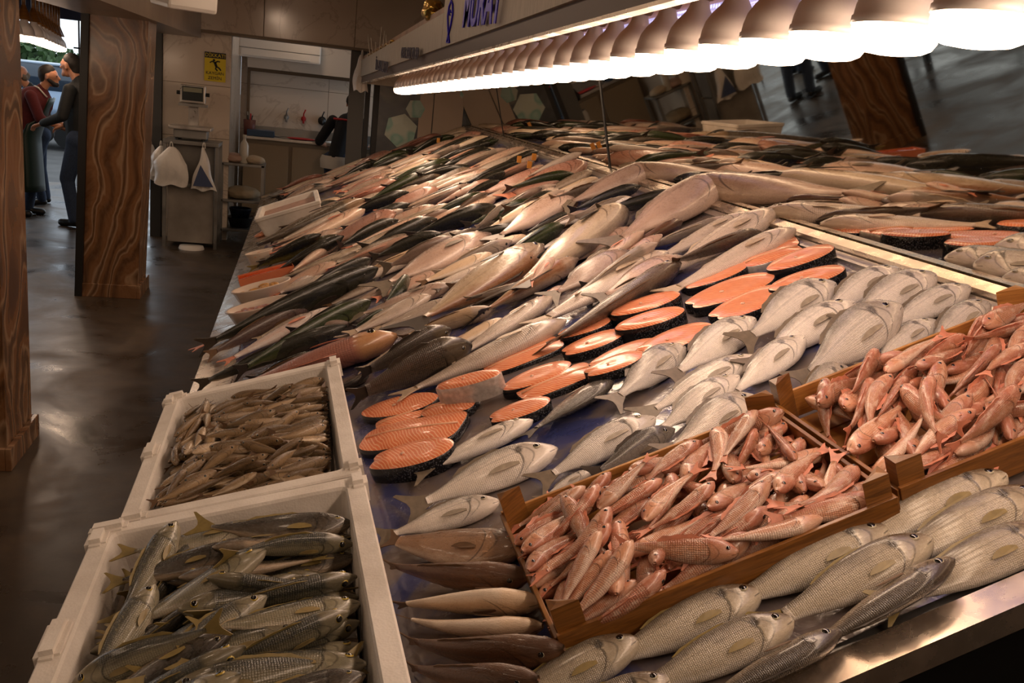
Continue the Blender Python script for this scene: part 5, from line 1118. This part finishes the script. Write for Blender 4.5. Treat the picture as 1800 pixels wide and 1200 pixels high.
def person(loc, yaw, H, lean, top, legs, label, hands, hair=M_hair, beard=False, apron=None, head_turn=0.0, jacket=False, bald=False, nod=.1, sleeve=1.0, stride=.06, tie=False):
    """x forward, y left; H height; lean = forward lean of the trunk; hands: two targets"""
    r = empty('person', loc, (0, 0, yaw), label, 'person'); k = H / 1.75; s = lambda *p: tuple(c * k for c in p)
    hip = s(0, 0, .93); ch = (hip[0] + math.sin(lean) * .42 * k, 0, hip[2] + math.cos(lean) * .42 * k); nk = (hip[0] + math.sin(lean) * .56 * k + .01, 0, hip[2] + math.cos(lean) * .56 * k)
    hd = (nk[0] + .05 * k + math.sin(nod) * .10, head_turn * .02, nk[2] + .155 * k - nod * .03); cr = (hd[0] - .012 * k, hd[1], hd[2] + .035 * k)
    body = [(hip, .13 * k, ch, .135 * k, 10, (.85, 1.15)), (ch, .11 * k, nk, .055 * k), (nk, .055 * k, hd, .055 * k), (cr, .088 * k, (cr[0] + .02 * k, cr[1], cr[2] - .01), .086 * k), ((hd[0] + .035 * k, hd[1], hd[2] - .055 * k), .052 * k, (hd[0] + .01 * k, hd[1], hd[2] + .02), .07 * k)]
    f = (math.cos(head_turn), math.sin(head_turn)); P = lambda a, b, z: (hd[0] + (f[0] * a - f[1] * b) * k, hd[1] + (f[1] * a + f[0] * b) * k, hd[2] + z * k)
    body += [(P(.085, 0, .02), .012 * k, P(.108, 0, -.012), .016 * k), (P(.08, 0, -.045), .02 * k, P(.082, 0, -.085), .022 * k)]
    for sd in (1, -1): body += [(P(-.005, sd * .082, .015), .018 * k, P(-.01, sd * .088, -.02), .012 * k), (P(.07, sd * .03, .03), .016 * k, P(.078, sd * .045, .026), .012 * k)]
    cl = []; slv = []; tr = []; shoes = []
    cl += [(hip, .150 * k, ch, .158 * k, 12, (.85, 1.2)), (ch, .150 * k, (nk[0] - .01, 0, nk[2] - .05 * k), .085 * k, 12, (.9, 1.2)), (nk, .062 * k, (nk[0], 0, nk[2] + .015), .06 * k)]
    for i, sd in enumerate((1, -1)):
        sh = (ch[0] - .01, sd * .185 * k, ch[2] + .055 * k); hn = hands[i]; mid = lerp(sh, hn, .5); dd = Vector(hn) - Vector(sh); ln = dd.length; full = .56 * k; bow = math.sqrt(max(.0, (full / 2) ** 2 - (ln / 2) ** 2)) if ln < full else 0
        el = (mid[0] - bow * .75, mid[1] + sd * bow * .35, mid[2] - bow * .55); wr = hn
        body += [(sh, .05 * k, el, .042 * k), (el, .042 * k, wr, .028 * k)]
        d = (Vector(wr) - Vector(el)).normalized(); side = Vector((0, 0, 1)).cross(d); side = side.normalized() if side.length > .1 else Vector((1, 0, 0)); dn = d.cross(side).normalized(); w0 = Vector(wr)
        pl = w0 + d * .085 * k; body.append((tuple(w0 + d * .015), .028 * k, tuple(pl), .034 * k, 10, (1, .6)))
        for q, (o_, fl) in enumerate(((-.028, .062), (-.010, .075), (.009, .072), (.027, .056))):
            b0 = pl + side * o_ * k; b1 = b0 + d * fl * .55 * k - dn * .006; b2 = b1 + (d * .6 - dn * .8).normalized() * fl * .5 * k; body += [(tuple(b0), .010 * k, tuple(b1), .0095 * k), (tuple(b1), .0095 * k, tuple(b2), .008 * k)]
        t0 = w0 + d * .03 * k - side * .03 * k; t1 = t0 + (d * .7 - side * .7) * .045 * k; body += [(tuple(t0), .012 * k, tuple(t1), .0105 * k), (tuple(t1), .0105 * k, tuple(t1 + d * .03 * k), .009 * k)]
        cl += [(sh, .072 * k, lerp(sh, el, .95), .06 * k)]
        if sleeve > .6: cl += [(el, .06 * k, lerp(el, wr, .9), .044 * k)]
        elif sleeve > .3: cl += [(el, .058 * k, lerp(el, wr, .25), .052 * k)]
        kn = s(.05 + sd * stride, sd * .10, .50); an = s(sd * stride * .8 - .02, sd * .11, .09); hj = (hip[0], sd * .09 * k, hip[2] - .03)
        body += [(hj, .085 * k, kn, .055 * k), (kn, .055 * k, an, .038 * k)]; tr += [(hj, .110 * k, kn, .078 * k), (kn, .078 * k, an, .062 * k), (hip, .14 * k, hj, .11 * k)]
        shoes.append([((an[0] - .02, an[1], .045 * k), .045 * k, (an[0] + .15 * k, an[1], .035 * k), .04 * k), ((an[0], an[1], .05), .045 * k, (an[0], an[1], .12 * k), .048 * k)])
    blob(body, .0095, M_skin, 'body', r, 4); blob(cl, .013, top, 'jacket' if jacket else 'top', r, 6); blob(tr, .013, legs, 'trousers', r, 6)
    for q in shoes: blob(q, .012, M_boot, 'shoe', r, 4)
    if not bald: blob([((cr[0] - .014 * k, cr[1], cr[2] + .016 * k), .093 * k, (cr[0] - .004 * k, cr[1], cr[2] + .022 * k), .088 * k), (P(-.06, 0, .0), .062 * k, P(-.05, 0, -.04), .05 * k)], .010, hair, 'hair', r, 4)
    else: blob([(P(-.065, 0, .0), .066 * k, P(-.05, 0, -.04), .054 * k), (P(-.01, .06, 0.01), .03 * k, P(-.05, .05, -.02), .04 * k), (P(-.01, -.06, 0.01), .03 * k, P(-.05, -.05, -.02), .04 * k)], .010, hair, 'hair', r, 4)
    if beard: blob([(P(.07, 0, -.075), .035 * k, P(.055, .03, -.075), .03 * k), (P(.07, 0, -.075), .035 * k, P(.055, -.03, -.075), .03 * k), (P(.055, .035, -.07), .028 * k, P(.01, .065, -.03), .022 * k), (P(.055, -.035, -.07), .028 * k, P(.01, -.065, -.03), .022 * k)], .009, hair, 'beard', r, 3)
    for sd in (1, -1):
        b2 = bmesh.new(); bmesh.ops.create_icosphere(b2, subdivisions=2, radius=.011 * k); MB().bm(b2, smooth=True, M=Matrix.Translation(P(.081, sd * .033, .018))).build('eye', M_black, r)
    if apron:
        m = MB(); nz, na = 14, 12; vs = []
        for j in range(nz + 1):
            t = j / nz; z = (ch[2] + .05 * k) * (1 - t) + .30 * k * t; cx = hip[0] + max(0, (z - hip[2])) * math.tan(lean) ; R_ = .185 * k + .03 * t; wa = (.7 if t < .25 else 1.35)
            for i in range(na + 1):
                a = (i / na * 2 - 1) * wa; vs.append((cx + R_ * .95 * math.cos(a) + .02 * t, R_ * 1.12 * math.sin(a), z))
        m.add(vs, [(j * (na + 1) + i, j * (na + 1) + i + 1, (j + 1) * (na + 1) + i + 1, (j + 1) * (na + 1) + i) for j in range(nz) for i in range(na)], smooth=True); o = m.build('apron', apron, r); so = o.modifiers.new('s', 'SOLIDIFY'); so.thickness = .006
        MB().tube([(ch[0] + .12, .09, ch[2] + .05), (nk[0] - .02, .07, nk[2] + .02), (nk[0] - .07, 0, nk[2] + .03), (nk[0] - .02, -.07, nk[2] + .02), (ch[0] + .12, -.09, ch[2] + .05)], .008, 6).build('apron_strap', M_cloth, r)
    if tie:
        m = MB(); m.lathe([(.185 * k, -.09), (.19 * k, 0), (.172 * k, .05)], 20, o=(hip[0], 0, hip[2] - .02), sx=.95, sy=1.15); m.build('waist_cloth', M_cloth, r); 
        a = Vector(ch); MB().tube([(a.x - .155 * k, y_, a.z + .09 * k) for y_ in (-.11, -.04, .04, .11)], .012, 6).build('red_stripe', M_red, r)
    return r
person((-2.83, 10.50, 0), .05, 1.58, .40, M_maroon, M_jeans, 'bearded man in maroon sweater and dark rubber apron leaning towards the man in black', [(.42, .12, .95), (.46, -.10, .93)], beard=True, apron=M_apron, sleeve=.5, nod=.25)
person((-2.15, 10.05, 0), 2.75, 1.68, .04, M_jacket, M_jeans, 'man in black jacket and jeans with short hair seen from the side', [(.30, .20, 1.0), (.30, -.15, .98)], jacket=True, nod=.35)
person((-2.86, 11.35, 0), 3.6, 1.52, .2, M_jacket, M_jeans, 'balding man in dark clothes bowed behind the man in maroon', [(.35, .18, 1.0), (.35, -.18, 1.0)], bald=True, hair=M_hairg, nod=.5)
person((.40, 10.50, 0), 1.15, 1.66, .55, M_tee, M_jeans, 'worker in black shirt with white waist cloth bending by the sinks', [(.40, .32, .98), (.45, -.12, 1.02)], sleeve=.2, tie=True, nod=.4)
# ================================================================== OPPOSITE STALL AND STREET
for k in range(9):
    y = 7.9 + .36 * k; x = -2.02 - .062 * k
    L_ = lamp((x, y, 1.80 - .006 * k), 'white lamp of the opposite stall, %s from the left' % ordn(k + 1), 'lamps of the opposite stall'); 
    MB().tube([(0, 0, .14), (0, 0, .46)], .014, 8).build('stem', M_woodd, L_); MB().lathe([(.055, .10), (.03, .16), (.014, .20)], 14).build('shade', M_woodd, L_)
for k in range(22):  # unseen lamps carrying the row on, added as warm ambient fill
    y = 7.5 - .42 * k; L_ = lamp((-1.98 + .03 * k, y, 1.80), 'lamp of the opposite row, outside the frame, %s towards the viewer' % ordn(k + 1), 'lamps of the opposite stall')
    MB().tube([(0, 0, .14), (0, 0, .46)], .014, 8).build('stem', M_woodd, L_); MB().lathe([(.055, .10), (.03, .16), (.014, .20)], 14).build('shade', M_woodd, L_)
o = MB().box((-2.75, -2.0, 2.25), (-1.25, 11.3, 2.36)).build('lamp_beam', M_dark); tag(o, 'dark board from which the opposite stall lamps hang', 'beam')
lamp((-3.2, 10.6, 1.72), 'single white lamp hanging farther left behind the stall row', 'lamps of the opposite stall', 1.2)
st = empty('stall_table', (-3.6, 10.0, 0), label='low stall table behind the man in maroon', cat='table')
MB().box((-.7, -1.0, .72), (.55, 1.1, .78), bev=.01).build('top', M_steel_d, st)
for sx in (-.62, .47):
    for sy in (-.9, 1.0): MB().box((sx - .03, sy - .03, 0), (sx + .03, sy + .03, .72)).build('leg', M_dark, st)
foam_box('foam_box', [(-3.7, 9.2, .93), (-3.2, 9.2, .93), (-3.2, 9.6, .93), (-3.7, 9.6, .93)], .14, .03, 'white foam box on the stall table at the left')
o = MB().box((-6.0, 11.35, 2.05), (-1.5, 11.5, 2.62)).build('awning', simple('navy_awning', S(34, 40, 66), .8)); tag(o, 'dark navy awning edge above the street opening', 'awning')
gt = empty('window_grille', (-2.0, 11.8, 0), label='thin black metal grille at the street opening', cat='grille')
for k in range(4): MB().box((-.55 + k * .22, -.012, 0), (-.535 + k * .22, .012, 2.6)).build('bar', M_dark, gt)
for z in (.7, 1.35, 1.75, 2.2): MB().box((-.6, -.012, z), (.65, .012, z + .018)).build('rail', M_dark, gt)
struct('ground', MB().box((-40, 13.4, -.12), (30, 70, -.02)), simple('grey_asphalt', S(72, 70, 68), .8, noise=3), label='grey street outside')
# car
def loft(sections, name, mat, par):
    m = MB(); n = len(sections[0]); m.add([p for s_ in sections for p in s_], [(i * n + k, i * n + (k + 1) % n, (i + 1) * n + (k + 1) % n, (i + 1) * n + k) for i in range(len(sections) - 1) for k in range(n)] + [tuple(range(n))[::-1], tuple(range((len(sections) - 1) * n, len(sections) * n))], smooth=True)
    return fixnormals(m.build(name, mat, par))
car = empty('parked_car', (-5.4, 18.6, 0), (0, 0, .12), 'silver blue parked car seen beyond the opposite stall', 'car')
bp = [(-2.0, .35, .55), (-1.95, .3, .85), (-1.2, .28, .98), (-.2, .28, 1.02), (1.3, .28, 1.0), (2.0, .3, .9), (2.05, .35, .55)]
loft([[(x, -.82, zb), (x, .82, zb), (x, .84, (zb + zt) / 2), (x, .76, zt), (x, -.76, zt), (x, -.84, (zb + zt) / 2)] for x, zb, zt in bp], 'car_body', simple('silver_blue_paint', S(120, 136, 156), .25, .4), car)
loft([[(x, -w, .98), (x, w, .98), (x, w * .9, z), (x, -w * .9, z)] for x, w, z in ((-1.0, .74, 1.0), (-.3, .72, 1.38), (.3, .7, 1.46), (1.1, .7, 1.42), (1.75, .72, 1.02))], 'cabin', simple('dark_glass', S(44, 54, 66), .1), car)
MB().box((-.25, -.62, 1.43), (1.15, .62, 1.475), bev=.02).build('roof', simple('silver_roof', S(150, 164, 180), .25, .4), car)
for x in (-1.25, 1.3):
    for y_ in (-.80, .80): MB().tube([(x, y_ - .09, .3), (x, y_ + .09, .3)], .3, 18, smooth=False).build('wheel', M_black, car)
# trees, house
M_leaf = simple('dark_green_leaves', S(58, 84, 42), .7, noise=8, amt=.4); M_bark = simple('bark', S(70, 56, 42), .9)
def tree(x, y, h, rad, lab, seed):
    r = random.Random(seed); t_ = empty('street_tree', (x, y, 0), label=lab, cat='tree'); MB().tube([(0, 0, 0), (.05, 0, h * .35), (0, .05, h * .7)], [.14, .11, .06], 8).build('trunk', M_bark, t_)
    m = MB()
    for k in range(900):
        while True:
            p = Vector((r.uniform(-1, 1), r.uniform(-1, 1), r.uniform(-1, 1)))
            if .35 < p.length < 1: break
        c = Vector((p.x * rad, p.y * rad, h * .68 + p.z * rad * .8)); a = Vector((r.gauss(0, 1), r.gauss(0, 1), r.gauss(0, 1))).normalized() * .12; b = a.orthogonal().normalized() * .07
        m.add([c - a, c + b, c + a, c - b], [(0, 1, 2, 3)])
    o = m.build('foliage', M_leaf, t_); o['kind'] = 'stuff'
tree(-6.2, 25, 1.75, .95, 'dark green tree beyond the parked car, left one', 1); tree(-4.6, 26, 1.9, .8, 'lighter tree beyond the parked car, right one', 2); tree(-8.6, 31, 2.2, 1.2, 'tree beside the pinkish house', 3)
hs = empty('street_house', (-10.4, 27, 0), label='low pinkish house with grey roof across the street', cat='house'); MB().box((-2, -1.5, 0), (2.2, 1.5, 2.0)).build('wall', simple('pink_wall', S(150, 104, 104), .8, noise=2), hs)
m = MB(); m.add([(-2.3, -1.9, 2.0), (2.5, -1.9, 2.0), (2.5, 1.9, 2.0), (-2.3, 1.9, 2.0), (-2.3, 0, 2.5), (2.5, 0, 2.5)], [(0, 1, 5, 4), (2, 3, 4, 5), (1, 2, 5), (3, 0, 4), (0, 3, 2, 1)]); m.build('roof', simple('grey_roof', S(120, 116, 116), .7), hs)
for x in (-1.2, .6): f_ = MB().box((x, -1.53, .9), (x + .7, -1.49, 1.6)).build('window', M_white, hs); MB().box((x + .05, -1.545, .95), (x + .65, -1.52, 1.55)).build('pane', M_black, f_)
pl = empty('lamp_post', (-4.4, 21, 0), label='slim pale post in the street beyond the opposite stall', cat='post'); MB().tube([(0, 0, 0), (0, 0, 5)], [.09, .06], 10).build('pole', M_grey, pl); MB().tube([(0, 0, 4.9), (.5, 0, 5.1), (.9, 0, 5.1)], .04, 8).build('arm', M_grey, pl)
